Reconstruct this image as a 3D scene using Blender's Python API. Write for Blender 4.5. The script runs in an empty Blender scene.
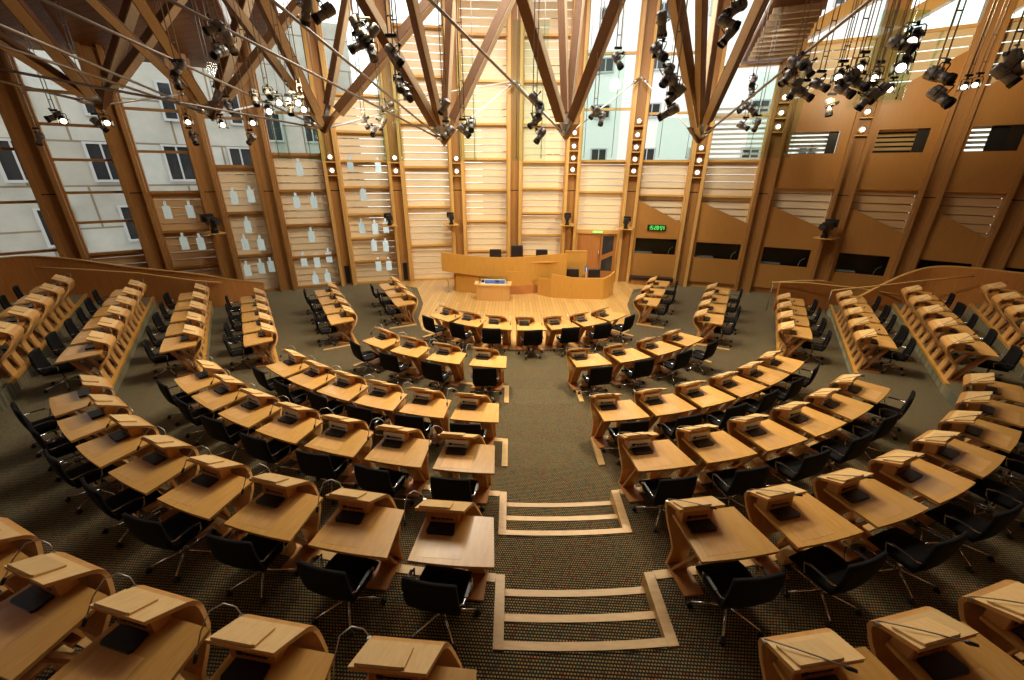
import bpy, math, random
from math import sin, cos, pi, radians as R, sqrt
from mathutils import Vector, Matrix
random.seed(7)
SC = bpy.context.scene
COL = SC.collection

# ------------------------------------------------------------------ camera
cam_d = bpy.data.cameras.new('camera'); cam = bpy.data.objects.new('camera', cam_d); COL.objects.link(cam)
cam_d.sensor_width = 36.0; cam_d.lens = 407.9/1024*36.0; cam_d.clip_start = .05; cam_d.clip_end = 300
th, ro = R(22.3036), R(.3161)
F = Vector((0, cos(th), -sin(th))); Rt = Vector((1, 0, 0)); Up = Rt.cross(F)
R2 = Rt*cos(ro)+Up*sin(ro); U2 = Up*cos(ro)-Rt*sin(ro)
cam.matrix_world = Matrix(((R2.x, U2.x, -F.x, 0), (R2.y, U2.y, -F.y, 0), (R2.z, U2.z, -F.z, 5.149), (0, 0, 0, 1)))
SC.camera = cam

# ------------------------------------------------------------------ exposure, sky, daylight
vs = SC.view_settings
vs.view_transform = 'Standard'; vs.look = 'None'; vs.gamma = 1.0; vs.use_curve_mapping = False
vs.exposure = 0.0
W = bpy.data.worlds.new('sky'); SC.world = W; W.use_nodes = True
bg = W.node_tree.nodes['Background']; bg.inputs[0].default_value = (1, .99, .955, 1); bg.inputs[1].default_value = 2.2

def lamp(name, kind, loc, energy, color, aim=None, **kw):
    d = bpy.data.lights.new(name, kind); o = bpy.data.objects.new(name, d); COL.objects.link(o)
    d.energy = energy; d.color = color; o.location = loc
    for k, v in kw.items(): setattr(d, k, v)
    if aim is not None: o.rotation_euler = (Vector(aim)-Vector(loc)).to_track_quat('-Z', 'Y').to_euler()
    return o
WARM = (1, .81, .50)
# daylight of the roof light over the middle of the chamber
lamp('roof_light_daylight', 'AREA', (.5, 15.2, 13.2), 1500, (1, .93, .80), (.5, 15.2, 0), shape='RECTANGLE', size=9, size_y=5)
# the chamber's stage lighting
lamp('stage_flood', 'SPOT', (-5.6, 11.9, 7.2), 2200, WARM, (0, 18.5, 1.5), spot_size=R(75), spot_blend=.8, shadow_soft_size=.25)
lamp('stage_flood', 'SPOT', (6.6, 11.9, 7.2), 2200, WARM, (1, 18.5, 1.5), spot_size=R(75), spot_blend=.8, shadow_soft_size=.25)
lamp('floor_flood', 'SPOT', (-1.8, 10.5, 8.2), 2400, (1, .86, .62), (-2.2, 9.6, 0), spot_size=R(92), spot_blend=.9, shadow_soft_size=.3)
lamp('floor_flood', 'SPOT', (3.2, 10.5, 8.2), 2400, (1, .86, .62), (3.2, 9.6, 0), spot_size=R(92), spot_blend=.9, shadow_soft_size=.3)
lamp('side_flood', 'SPOT', (-5.5, 11.5, 7.8), 950, WARM, (-9.5, 11, .7), spot_size=R(85), spot_blend=.8, shadow_soft_size=.25)
lamp('side_flood', 'SPOT', (7.0, 10.5, 7.8), 1150, WARM, (11, 11, .7), spot_size=R(85), spot_blend=.8, shadow_soft_size=.25)
lamp('row_flood', 'SPOT', (-2.4, 8.2, 8.0), 330, WARM, (-3.8, 4.9, 1), spot_size=R(100), spot_blend=1, shadow_soft_size=.4)
lamp('row_flood', 'SPOT', (4.0, 8.2, 8.0), 620, WARM, (4.6, 4.9, 1), spot_size=R(100), spot_blend=1, shadow_soft_size=.4)

# added spots without fixtures, brightening the slatted far wall and the panels
for x_, y_, ax_, ay_, en_ in ((-10.0, 14.6, -13, 18, 260), (-5.2, 16.6, -7.2, 20, 400), (-.3, 17.0, -.8, 21, 500), (4.2, 17.0, 4.6, 21, 490), (8.6, 15.8, 9.8, 19, 420)):
    lamp('added_wall_wash', 'SPOT', (x_, y_, 9.4), en_, (1, .92, .76), (ax_, ay_, 5.2), spot_size=R(125), spot_blend=1, shadow_soft_size=.3)
lamp('added_panel_wash', 'SPOT', (10.5, 12.5, 8.6), 1000, WARM, (14.5, 17.5, 9.6), spot_size=R(95), spot_blend=.9, shadow_soft_size=.3)
# ------------------------------------------------------------------ materials
def nodes(name):
    m = bpy.data.materials.new(name); m.use_nodes = True
    nt = m.node_tree; return m, nt, nt.nodes['Principled BSDF']
def plain(name, col, rough=.5, metal=0, emit=0, spec=.5):
    m, nt, p = nodes(name)
    p.inputs['Base Color'].default_value = (*col, 1); p.inputs['Roughness'].default_value = rough
    p.inputs['Metallic'].default_value = metal; p.inputs['Specular IOR Level'].default_value = spec
    if emit:
        p.inputs['Emission Color'].default_value = (*col, 1); p.inputs['Emission Strength'].default_value = emit
    n = nt.nodes.new('ShaderNodeTexNoise'); n.inputs['Scale'].default_value = 30
    r = nt.nodes.new('ShaderNodeMapRange'); r.inputs['To Min'].default_value = max(0, rough-.04); r.inputs['To Max'].default_value = rough+.04
    nt.links.new(n.outputs['Fac'], r.inputs['Value']); nt.links.new(r.outputs[0], p.inputs['Roughness'])
    return m
def wood(name, a, b, rough=.4, scale=(1, 1, 12), grain=5, spec=.5, objrand=.12, planks=None):
    m, nt, p = nodes(name); L = nt.links.new
    tc = nt.nodes.new('ShaderNodeTexCoord'); mp = nt.nodes.new('ShaderNodeMapping')
    mp.inputs['Scale'].default_value = (1/scale[0], 1/scale[1], 1/scale[2])
    oi = nt.nodes.new('ShaderNodeObjectInfo'); ml = nt.nodes.new('ShaderNodeVectorMath'); ml.operation = 'ADD'
    sc = nt.nodes.new('ShaderNodeMath'); sc.operation = 'MULTIPLY'; sc.inputs[1].default_value = 37
    L(oi.outputs['Random'], sc.inputs[0]); L(tc.outputs['Object'], ml.inputs[0]); L(sc.outputs[0], ml.inputs[1]); L(ml.outputs[0], mp.inputs[0])
    n = nt.nodes.new('ShaderNodeTexNoise'); n.inputs['Scale'].default_value = grain; n.inputs['Detail'].default_value = 5; n.inputs['Roughness'].default_value = .6
    L(mp.outputs[0], n.inputs['Vector'])
    r = nt.nodes.new('ShaderNodeValToRGB'); r.color_ramp.elements[0].position = .3; r.color_ramp.elements[1].position = .7
    r.color_ramp.elements[0].color = (*a, 1); r.color_ramp.elements[1].color = (*b, 1)
    L(n.outputs['Fac'], r.inputs[0])
    h = nt.nodes.new('ShaderNodeHueSaturation'); mr = nt.nodes.new('ShaderNodeMapRange')
    mr.inputs['To Min'].default_value = 1-objrand; mr.inputs['To Max'].default_value = 1+objrand
    L(oi.outputs['Random'], mr.inputs['Value']); L(mr.outputs[0], h.inputs['Value']); L(r.outputs[0], h.inputs['Color'])
    out = h.outputs[0]
    if planks:
        bt = nt.nodes.new('ShaderNodeTexBrick'); bt.inputs['Scale'].default_value = 1
        bt.inputs['Brick Width'].default_value = planks[0]; bt.inputs['Row Height'].default_value = planks[1]
        bt.inputs['Mortar Size'].default_value = planks[2]; bt.inputs['Color1'].default_value = (1, 1, 1, 1); bt.inputs['Color2'].default_value = (.8, .76, .7, 1)
        bt.inputs['Mortar'].default_value = (.45, .35, .25, 1)
        m2 = nt.nodes.new('ShaderNodeMapping'); m2.inputs['Rotation'].default_value = planks[3]
        L(tc.outputs['Object'], m2.inputs[0]); L(m2.outputs[0], bt.inputs['Vector'])
        mx = nt.nodes.new('ShaderNodeMix'); mx.data_type = 'RGBA'; mx.blend_type = 'MULTIPLY'; mx.inputs[0].default_value = 1
        L(out, mx.inputs[6]); L(bt.outputs['Color'], mx.inputs[7]); out = mx.outputs[2]
    L(out, p.inputs['Base Color'])
    p.inputs['Roughness'].default_value = rough; p.inputs['Specular IOR Level'].default_value = spec
    return m
M = {}
M['desk'] = wood('honey_sycamore', (.61, .32, .08), (.71, .395, .115), .26, (.25, 1.5, 1), 7)
M['lid'] = wood('pale_sycamore', (.76, .49, .19), (.86, .59, .27), .42, (.3, 1.5, 1), 7)
M['pale_patch'] = wood('pale_patch_wood', (.66, .35, .115), (.74, .42, .155), .22, (.3, 1.5, 1), 6)
M['band'] = wood('oak_band', (.62, .31, .09), (.74, .41, .14), .36, (.3, 1, 1.5), 7)
M['foot'] = wood('red_oak_foot', (.42, .17, .05), (.52, .23, .07), .4, (.3, 1.5, 1), 7)
M['strip'] = wood('edge_oak', (.56, .33, .11), (.68, .43, .17), .42, (1, .3, 1), 6)
M['column'] = wood('oak_column', (.33, .15, .038), (.42, .205, .055), .5, (.12, .12, 4), 6, objrand=.05)
M['jamb'] = wood('light_jamb', (.58, .33, .095), (.70, .42, .13), .45, (.12, .12, 4), 6, objrand=.05)
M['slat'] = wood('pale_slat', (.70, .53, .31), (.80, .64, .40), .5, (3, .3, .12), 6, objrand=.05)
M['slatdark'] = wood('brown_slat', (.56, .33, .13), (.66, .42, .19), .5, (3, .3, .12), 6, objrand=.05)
M['panel'] = wood('panel_oak', (.40, .18, .04), (.47, .225, .055), .38, (.10, .10, 2.5), 5, objrand=.03)
M['balus'] = wood('balustrade_oak', (.44, .17, .04), (.52, .22, .06), .3, (.25, .25, 2), 4, objrand=.02)
M['stage'] = wood('stage_boards', (.62, .375, .12), (.74, .47, .175), .33, (.12, 2, 1), 7, planks=(2.4, .14, .006, (0, 0, R(90))))
M['podium'] = wood('podium_oak', (.56, .285, .055), (.64, .34, .075), .35, (.15, .15, 2), 5, objrand=.04)
M['plinth'] = wood('plinth_oak', (.44, .18, .05), (.50, .22, .065), .4, (.15, .15, 2), 5)
M['lect'] = wood('pale_lectern', (.70, .40, .14), (.78, .47, .18), .35, (.15, .15, 2), 5)
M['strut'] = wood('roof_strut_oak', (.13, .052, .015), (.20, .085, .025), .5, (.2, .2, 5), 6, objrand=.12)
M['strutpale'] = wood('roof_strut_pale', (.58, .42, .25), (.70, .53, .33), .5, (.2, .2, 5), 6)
M['ceil'] = wood('ceiling_boards', (.20, .085, .025), (.30, .13, .042), .5, (2, .12, 1), 6, planks=(2.6, .3, .012, (0, 0, 0)))
M['door'] = wood('door_oak', (.40, .15, .04), (.48, .20, .06), .35, (.15, .15, 2), 5)
M['black'] = plain('black_fabric', (.006, .006, .007), .75, spec=.18)
M['leather'] = plain('dark_leather', (.022, .015, .012), .38)
M['rubber'] = plain('black_plastic', (.012, .012, .013), .35)
M['chrome'] = plain('chrome', (.72, .72, .72), .18, 1)
M['steel'] = plain('brushed_steel', (.55, .53, .50), .35, 1)
M['rod'] = plain('galvanised_rod', (.36, .32, .28), .4, .7)
M['whiterod'] = plain('white_steel', (.80, .78, .74), .35, .1)
M['silver'] = plain('silver_panel', (.78, .79, .80), .3, .1)
M['fix'] = plain('grey_lamp_metal', (.30, .28, .26), .4, .5)
M['fixb'] = plain('black_lamp_metal', (.018, .018, .018), .4, .3)
M['lens'] = plain('unlit_lens', (.02, .025, .03), .08)
M['lit'] = plain('lit_lens', (1, .80, .52), .3, 0, 9)
M['niche'] = plain('lit_niche_lamp', (1, .93, .82), .3, 0, 7)
M['white'] = wood('rendered_facade', (.44, .45, .43), (.60, .61, .58), .8, (3, 3, 3), 2, planks=(4.2, 2.1, .05, (R(90), 0, 0)), objrand=.06)
M['stone'] = plain('grey_stone', (.50, .51, .52), .8)
M['darkglass'] = plain('dark_window_glass', (.03, .035, .04), .08)
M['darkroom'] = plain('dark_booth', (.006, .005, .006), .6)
M['blue'] = plain('blue_papers', (.05, .12, .38), .5)
M['paper'] = plain('white_papers', (.85, .85, .83), .6)
M['green'] = plain('green_digits', (.12, 1, .18), .4, 0, 1.1)
M['exit'] = plain('exit_green', (.35, .75, .18), .4, 0, .8)
def glass(name, tint, mixg):
    m, nt, p = nodes(name); L = nt.links.new
    t = nt.nodes.new('ShaderNodeBsdfTransparent'); t.inputs[0].default_value = (*tint, 1)
    g = nt.nodes.new('ShaderNodeBsdfGlossy'); g.inputs['Roughness'].default_value = .03
    fr = nt.nodes.new('ShaderNodeLayerWeight'); fr.inputs[0].default_value = mixg
    mx = nt.nodes.new('ShaderNodeMixShader')
    L(fr.outputs['Fresnel'], mx.inputs[0]); L(t.outputs[0], mx.inputs[1]); L(g.outputs[0], mx.inputs[2])
    L(mx.outputs[0], nt.nodes['Material Output'].inputs[0]); return m
M['glass'] = glass('window_glass', (.95, .97, .96), .15)
M['green_glass'] = glass('green_glass', (.87, .95, .91), .25)
def frosted():
    m, nt, p = nodes('frosted_glass'); L = nt.links.new
    t = nt.nodes.new('ShaderNodeBsdfTransparent'); t.inputs[0].default_value = (.86, .88, .86, 1)
    d = nt.nodes.new('ShaderNodeBsdfTranslucent'); d.inputs[0].default_value = (.9, .95, .95, 1)
    mx = nt.nodes.new('ShaderNodeMixShader'); mx.inputs[0].default_value = .5
    L(t.outputs[0], mx.inputs[1]); L(d.outputs[0], mx.inputs[2]); L(mx.outputs[0], nt.nodes['Material Output'].inputs[0]); return m
M['frost'] = frosted()
def carpet():
    m, nt, p = nodes('speckled_carpet'); L = nt.links.new
    g = nt.nodes.new('ShaderNodeNewGeometry')
    mp = nt.nodes.new('ShaderNodeMapping'); mp.inputs['Rotation'].default_value = (0, 0, R(3)); mp.inputs['Scale'].default_value = (31, 31, 1)
    L(g.outputs['Position'], mp.inputs[0])
    sx = nt.nodes.new('ShaderNodeSeparateXYZ'); L(mp.outputs[0], sx.inputs[0])
    # brick offset: every other line shifted half a tuft
    def mth(op, a, b=None):
        n = nt.nodes.new('ShaderNodeMath'); n.operation = op
        for i, v in enumerate((a, b)):
            if v is None: continue
            if isinstance(v, (int, float)): n.inputs[i].default_value = v
            else: L(v, n.inputs[i])
        return n.outputs[0]
    fy = mth('FLOOR', sx.outputs[1]); par = mth('MODULO', fy, 2.0); xx = mth('ADD', sx.outputs[0], mth('MULTIPLY', par, .5))
    fx = mth('FLOOR', xx); lx = mth('SUBTRACT', mth('FRACT', xx), .5); ly = mth('SUBTRACT', mth('FRACT', sx.outputs[1]), .5)
    dist = mth('MAXIMUM', mth('MULTIPLY', mth('ABSOLUTE', lx), 1.0), mth('MULTIPLY', mth('ABSOLUTE', ly), 1.25))
    dot = mth('LESS_THAN', dist, .31)
    cx = nt.nodes.new('ShaderNodeCombineXYZ'); L(fx, cx.inputs[0]); L(fy, cx.inputs[1])
    wn = nt.nodes.new('ShaderNodeTexWhiteNoise'); wn.noise_dimensions = '2D'; L(cx.outputs[0], wn.inputs['Vector'])
    rp = nt.nodes.new('ShaderNodeValToRGB'); rp.color_ramp.interpolation = 'CONSTANT'
    e = rp.color_ramp.elements; e[0].color = (.30, .20, .07, 1); e[1].position = .3; e[1].color = (.22, .19, .085, 1)
    for pz, c in ((.55, (.34, .18, .045, 1)), (.74, (.26, .075, .03, 1)), (.84, (.12, .14, .08, 1)), (.92, (.26, .20, .10, 1))):
        q = e.new(pz); q.color = c
    L(wn.outputs['Value'], rp.inputs[0])
    mx = nt.nodes.new('ShaderNodeMix'); mx.data_type = 'RGBA'; L(dot, mx.inputs[0]); mx.inputs[6].default_value = (.004, .004, .004, 1)
    L(rp.outputs[0], mx.inputs[7]); L(mx.outputs[2], p.inputs['Base Color'])
    p.inputs['Roughness'].default_value = .95; p.inputs['Specular IOR Level'].default_value = .15
    p.inputs['Sheen Weight'].default_value = .5; p.inputs['Sheen Tint'].default_value = (.82, .86, .64, 1); p.inputs['Sheen Roughness'].default_value = .5
    return m
M['carpet'] = carpet()

# ------------------------------------------------------------------ mesh helpers
class G:
    def __init__(s): s.v = []; s.f = []; s.sm = []
    def add(s, vs, fs, smooth=False):
        o = len(s.v); s.v += [tuple(map(float, v)) for v in vs]
        for f in fs: s.f.append([i+o for i in f]); s.sm.append(smooth)
        return s
    def hexa(s, b, t):          # bottom four points and top four points
        return s.add(list(b)+list(t), [(3, 2, 1, 0), (4, 5, 6, 7), (0, 1, 5, 4), (1, 2, 6, 5), (2, 3, 7, 6), (3, 0, 4, 7)])
    def box(s, x0, x1, y0, y1, z0, z1):
        return s.hexa([(x0, y0, z0), (x1, y0, z0), (x1, y1, z0), (x0, y1, z0)], [(x0, y0, z1), (x1, y0, z1), (x1, y1, z1), (x0, y1, z1)])
    def prism(s, poly, z0, z1):
        n = len(poly); vs = [(x, y, z0) for x, y in poly]+[(x, y, z1) for x, y in poly]
        return s.add(vs, [list(range(n))[::-1], list(range(n, 2*n))]+[(i, (i+1) % n, n+(i+1) % n, n+i) for i in range(n)])
    def tube(s, pts, r, n=8, cap=True):
        pts = [Vector(p) for p in pts]; rs = r if isinstance(r, (list, tuple)) else [r]*len(pts)
        vs = []; fs = []; prev = None
        for i, p in enumerate(pts):
            d = (pts[min(i+1, len(pts)-1)]-pts[max(i-1, 0)]).normalized()
            a = prev if prev is not None else (Vector((0, 0, 1)) if abs(d.z) < .9 else Vector((1, 0, 0)))
            u = (a-d*a.dot(d)).normalized(); prev = u; w = d.cross(u)
            for k in range(n):
                t = 2*pi*k/n; vs.append(p+(u*cos(t)+w*sin(t))*rs[i])
        for i in range(len(pts)-1):
            for k in range(n): fs.append((i*n+k, i*n+(k+1) % n, (i+1)*n+(k+1) % n, (i+1)*n+k))
        s.add(vs, fs, True)
        if cap:
            o = len(s.v)-len(vs); s.f.append([o+k for k in range(n)][::-1]); s.sm.append(False)
            s.f.append([o+(len(pts)-1)*n+k for k in range(n)]); s.sm.append(False)
        return s
    def beam(s, a, b, w, h, up=(0, 0, 1)):
        a = Vector(a); b = Vector(b); d = (b-a).normalized(); u = Vector(up)
        sd = d.cross(u).normalized()*w/2; tp = sd.cross(d).normalized()*h/2
        return s.hexa([a-sd-tp, a+sd-tp, a+sd+tp, a-sd+tp], [b-sd-tp, b+sd-tp, b+sd+tp, b-sd+tp])
    def loft(s, rings, smooth=False, cap=True):
        n = len(rings[0]); vs = [p for r in rings for p in r]; fs = []
        for i in range(len(rings)-1):
            for k in range(n): fs.append((i*n+k, i*n+(k+1) % n, (i+1)*n+(k+1) % n, (i+1)*n+k))
        s.add(vs, fs, smooth)
        if cap:
            o = len(s.v)-len(vs); s.f.append([o+k for k in range(n)][::-1]); s.sm.append(False)
            s.f.append([o+(len(rings)-1)*n+k for k in range(n)]); s.sm.append(False)
        return s
    def band(s, prof, t):       # prof: (y, z, x0, x1) centre line of a bent board of thickness t
        rings = []
        for i, (y, z, x0, x1) in enumerate(prof):
            a = prof[max(i-1, 0)]; b = prof[min(i+1, len(prof)-1)]
            d = Vector((0, b[0]-a[0], b[1]-a[1])).normalized(); nrm = Vector((0, -d.z, d.y))*t/2
            c0 = Vector((x0, y, z)); c1 = Vector((x1, y, z))
            rings.append([c0-nrm, c1-nrm, c1+nrm, c0+nrm])
        return s.loft(rings)
    def mesh(s, name):
        me = bpy.data.meshes.new(name); me.from_pydata(s.v, [], s.f); me.validate()
        if len(me.polygons) == len(s.sm):
            me.polygons.foreach_set('use_smooth', s.sm)
        me.update(); return me
    def obj(s, name, mat, parent=None):
        me = s.mesh(name); me.materials.append(M[mat] if isinstance(mat, str) else mat)
        import bmesh
        bm = bmesh.new(); bm.from_mesh(me); bmesh.ops.recalc_face_normals(bm, faces=bm.faces); bm.to_mesh(me); bm.free()
        o = bpy.data.objects.new(name, me); COL.objects.link(o)
        if parent: o.parent = parent
        return o
def tag(o, label=None, cat=None, group=None, kind=None):
    if label: o['label'] = label
    if cat: o['category'] = cat
    if group: o['group'] = group
    if kind: o['kind'] = kind
    return o
def empty(name, loc=(0, 0, 0), rz=0):
    o = bpy.data.objects.new(name, None); COL.objects.link(o); o.location = loc; o.rotation_euler = (0, 0, rz); o.empty_display_size = .1; return o
def kids(o): return list(CH.get(o.name, ()))
CH = {}
def index_children():
    CH.clear()
    for o in bpy.data.objects:
        if o.parent: CH.setdefault(o.parent.name, []).append(o)
def copy_tree(o, parent=None):
    c = o.copy(); COL.objects.link(c)
    if parent: c.parent = parent
    for ch in kids(o): copy_tree(ch, c)
    return c
def st(o): o['kind'] = 'structure'; return o

# ------------------------------------------------------------------ plan of the chamber
CX, CY = .466, 16.085                      # centre of the curved rows
WX, WY, WR = .5, -5.6, 26.7                # centre and radius of the curved far wall
H = {1: 0, 2: .07, 3: .14, 4: .383, 5: .641, 6: .95}
RN = {1: 4.557, 2: 7.257, 3: 9.689, 4: 11.36, 5: 13.08, 6: 14.85}      # near edge of the desks
CEN = {1: [1.7+13.4*k for k in range(-3, 4)],
       2: [-8.4-9.2*k for k in range(4)]+[12.4+9.2*k for k in range(4)],
       3: [-6.9-6.2*k for k in range(6)]+[10.2+6.25*k for k in range(6)],
       4: [-5.9-5.55*k for k in range(7)]+[9.4+5.6*k for k in range(6)],
       5: [-4.8-5.02*k for k in range(8)]+[8.8+5.02*k for k in range(8)],
       6: [-4.4-4.5*k for k in range(6)]+[8.05+4.05*k for k in range(5)]}
# side blocks: (row, side): first and last lid position nearest -> farthest, number of desks
SIDE = {(1, 'L'): ((-3.85, 14.65), (-4.95, 16.8), 3), (2, 'L'): ((-5.35, 12.6), (-7.1, 15.6), 4),
        (3, 'L'): ((-6.9, 10.75), (-9.3, 14.5), 5), (4, 'L'): ((-8.25, 9.75), (-11.0, 13.95), 5),
        (5, 'L'): ((-9.5, 8.65), (-12.8, 13.5), 6), (6, 'L'): ((-11.3, 8.4), (-14.5, 12.8), 5),
        (1, 'R'): ((4.75, 14.45), (6.05, 17.15), 3), (2, 'R'): ((6.1, 12.4), (7.95, 15.75), 4),
        (3, 'R'): ((8.0, 11.1), (9.8, 14.15), 4), (4, 'R'): ((9.25, 9.9), (11.6, 13.75), 5),
        (5, 'R'): ((10.5, 8.85), (13.5, 13.35), 5), (6, 'R'): ((12.6, 9.1), (15.3, 12.6), 4)}
def sideinfo(k):
    a, b, n = SIDE[k]; a = Vector(a); b = Vector(b); d = (b-a).normalized(); stp = (b-a).length/(n-1)
    fw = Vector((d.y, -d.x)) if k[1] == 'L' else Vector((-d.y, d.x))
    tan = Vector((fw.y, -fw.x))
    p0 = a+.21*tan-.60*fw
    return p0, d, stp, fw, n

def arc_pt(r, deg): a = R(deg); return (CX+r*sin(a), CY-r*cos(a))
FRONT = {2: 6.85, 3: 9.20, 4: 10.95, 5: 12.61, 6: 14.25}
ENDY = {2: 16.7, 3: 15.55, 4: 15.5, 5: 15.45, 6: 15.4}
AX0, AX1 = -.07, 1.62
def side_line(row, side, w=.68):
    p0, d, s, fw, n = sideinfo((row, side)); a = p0+fw*w-d*.75; t = (ENDY[row]-a.y)/d.y; return a, a+d*t
def front_path(row, side, w=.68):
    """points from the central aisle outwards to the far end of the side block"""
    sgn = -1 if side == 'L' else 1; r = FRONT[row]
    xs = (AX0-.11) if side == 'L' else AX1+.12
    a0 = math.degrees(math.asin((xs-CX)/r)); a1 = {2: 50, 3: 48, 4: 47, 5: 45, 6: 45}[row]*sgn
    pts = [arc_pt(r, a0+(a1-a0)*i/24) for i in range(25)]
    a, b = side_line(row, side, w); pts += [tuple(a), tuple(b)]
    return pts
carpets = []
g = G()
circ = [(WX+(WR+.2)*sin(R(a)), WY+(WR+.2)*cos(R(a))) for a in range(-46, 47, 2)]
g.prism([(-18.9, -5), (18.9, -5)]+circ[::-1], -.12, 0); fl = st(g.obj('floor', 'carpet'))
def arc_x(r, x): return CY-sqrt(r*r-(x-CX)**2)
for row in range(2, 7):
    Lp = front_path(row, 'L'); Rp = front_path(row, 'R'); r = FRONT[row]
    xin0, xin1 = AX0-.11, AX1+.12
    y0, y1 = arc_x(r, xin0), arc_x(r, xin1); dep = .86
    def clip(p, d):
        ts = []
        if d.x > 1e-6: ts.append((18.85-p.x)/d.x)
        if d.x < -1e-6: ts.append((-18.85-p.x)/d.x)
        if d.y < -1e-6: ts.append((-5-p.y)/d.y)
        q = p-Vector((WX, WY)); b = q.dot(d); c = q.length_squared-(WR+.1)**2
        if c < 0: ts.append(-b+sqrt(b*b-c))
        return p+d*min(t for t in ts if t > 0)
    for side, pts in (('L', Lp), ('R', Rp)):
        rings = []
        fwd_side = side_line(row, side); dd = (fwd_side[1]-fwd_side[0]).normalized()
        nout = Vector((-dd.y, dd.x)) if side == 'L' else Vector((dd.y, -dd.x))
        for i, p in enumerate(pts):
            p = Vector(p); d = Vector((0, -1)) if i == 0 else ((p-Vector((CX, CY))).normalized() if i < 25 else nout)
            if 0 < i < 25:
                t = min(1, i/6); d = (Vector((0, -1))*(1-t)+d*t).normalized()
            q = clip(p, d)
            rings.append([(p.x, p.y, 0), (p.x, p.y, H[row]), (q.x, q.y, H[row]), (q.x, q.y, 0)])
        g = G(); g.loft(rings); st(g.obj('floor', 'carpet'))
    g = G(); rings = []
    for i in range(9):
        x = xin0+(xin1-xin0)*i/8; yy = arc_x(r+dep, x); rings.append([(x, yy, 0), (x, yy, H[row]), (x, -5, H[row]), (x, -5, 0)])
    g.loft(rings); st(g.obj('floor', 'carpet'))
    # oak edging of the terrace
    for side, pts in (('L', Lp), ('R', Rp)):
        for seg in (pts[:22], pts[25:]):
            g = G(); n = len(seg); ins = []
            for i in range(n):
                a = Vector(seg[max(i-1, 0)]); b = Vector(seg[min(i+1, n-1)]); d = (b-a).normalized()
                nr = Vector((-d.y, d.x)) if side == 'L' else Vector((d.y, -d.x))
                if nr.dot(Vector(seg[i])-Vector((CX, CY))) < 0: nr = -nr
                ins.append(nr)
            z0, z1 = H[row]-(.055 if row > 2 else .05), H[row]+.012
            wd = .10 if seg is not pts[25:] and len(seg) > 3 else .07
            rings = [[(p[0]-q.x*.012, p[1]-q.y*.012, z0), (p[0]-q.x*.012, p[1]-q.y*.012, z1), (p[0]+q.x*wd, p[1]+q.y*wd, z1), (p[0]+q.x*wd, p[1]+q.y*wd, z0)] for p, q in zip(seg, ins)]
            g.loft(rings); st(g.obj('trim_%d' % row, 'strip' if len(seg) > 3 else 'podium'))
    # stair or ramp in the central aisle
    if row < 6:
        def slab(r0, r1, z0, z1, mat, x0=AX0, x1=AX1, z1b=None):
            g = G(); n = 12; rings = []
            for i in range(n+1):
                x = x0+(x1-x0)*i/n
                rings.append([(x, arc_x(r0, x), z0), (x, arc_x(r1, x), z0), (x, arc_x(r1, x), z1 if z1b is None else z1b), (x, arc_x(r0, x), z1)])
            g.loft(rings); return st(g.obj('stairs' if row > 3 else 'ramp', mat))
        zl, zh = H[row-1], H[row]
        nm = []
        if row > 3:
            dz = (zh-zl)/3
            slab(r+.06, r+.42, zl, zl+dz, 'carpet'); slab(r+.42, r+.76, zl, zl+2*dz, 'carpet'); slab(r+.76, r+dep+.01, zl, zh, 'carpet')
            for rr, zz in ((r+.055, zl+dz), (r+.41, zl+2*dz), (r+.75, zh)):
                o = slab(rr, rr+.085, zz-.03, zz+.01, 'strip'); o.name = 'trim_nosing'
        else:
            slab(r+.02, r+dep+.01, zl, zl+.004, 'carpet', z1b=zh)
        for x0, x1 in ((AX0-.11, AX0), (AX1, AX1+.12)):
            g = G(); xm = (x0+x1)/2
            g.hexa([(x0, arc_x(r, x0), zl), (x1, arc_x(r, x1), zl), (x1, arc_x(r+.84, x1), zl), (x0, arc_x(r+.84, x0), zl)],
                   [(x0, arc_x(r, x0), zh+.014), (x1, arc_x(r, x1), zh+.014), (x1, arc_x(r+.84, x1), zh+.014), (x0, arc_x(r+.84, x0), zh+.014)])
            st(g.obj('trim_cheek', 'strip'))

# the stage boards
g = G()
stage = [(-6.3, 20.05), (-4.55, 19.0), (-3.75, 16.5), (-3.55, 14.6), (-3.15, 13.4)]+[arc_pt(4.42, a) for a in range(-44, 49, 6)]+[(4.1, 13.4), (4.55, 14.6), (4.85, 16.5), (5.8, 19.0), (8.2, 19.75)]
wl = [(WX+26.6*sin(R(a)), WY+26.6*cos(R(a))) for a in range(16, -16, -2)]
g.prism(stage+wl, .001, .022); st(g.obj('floor', 'stage'))

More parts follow.
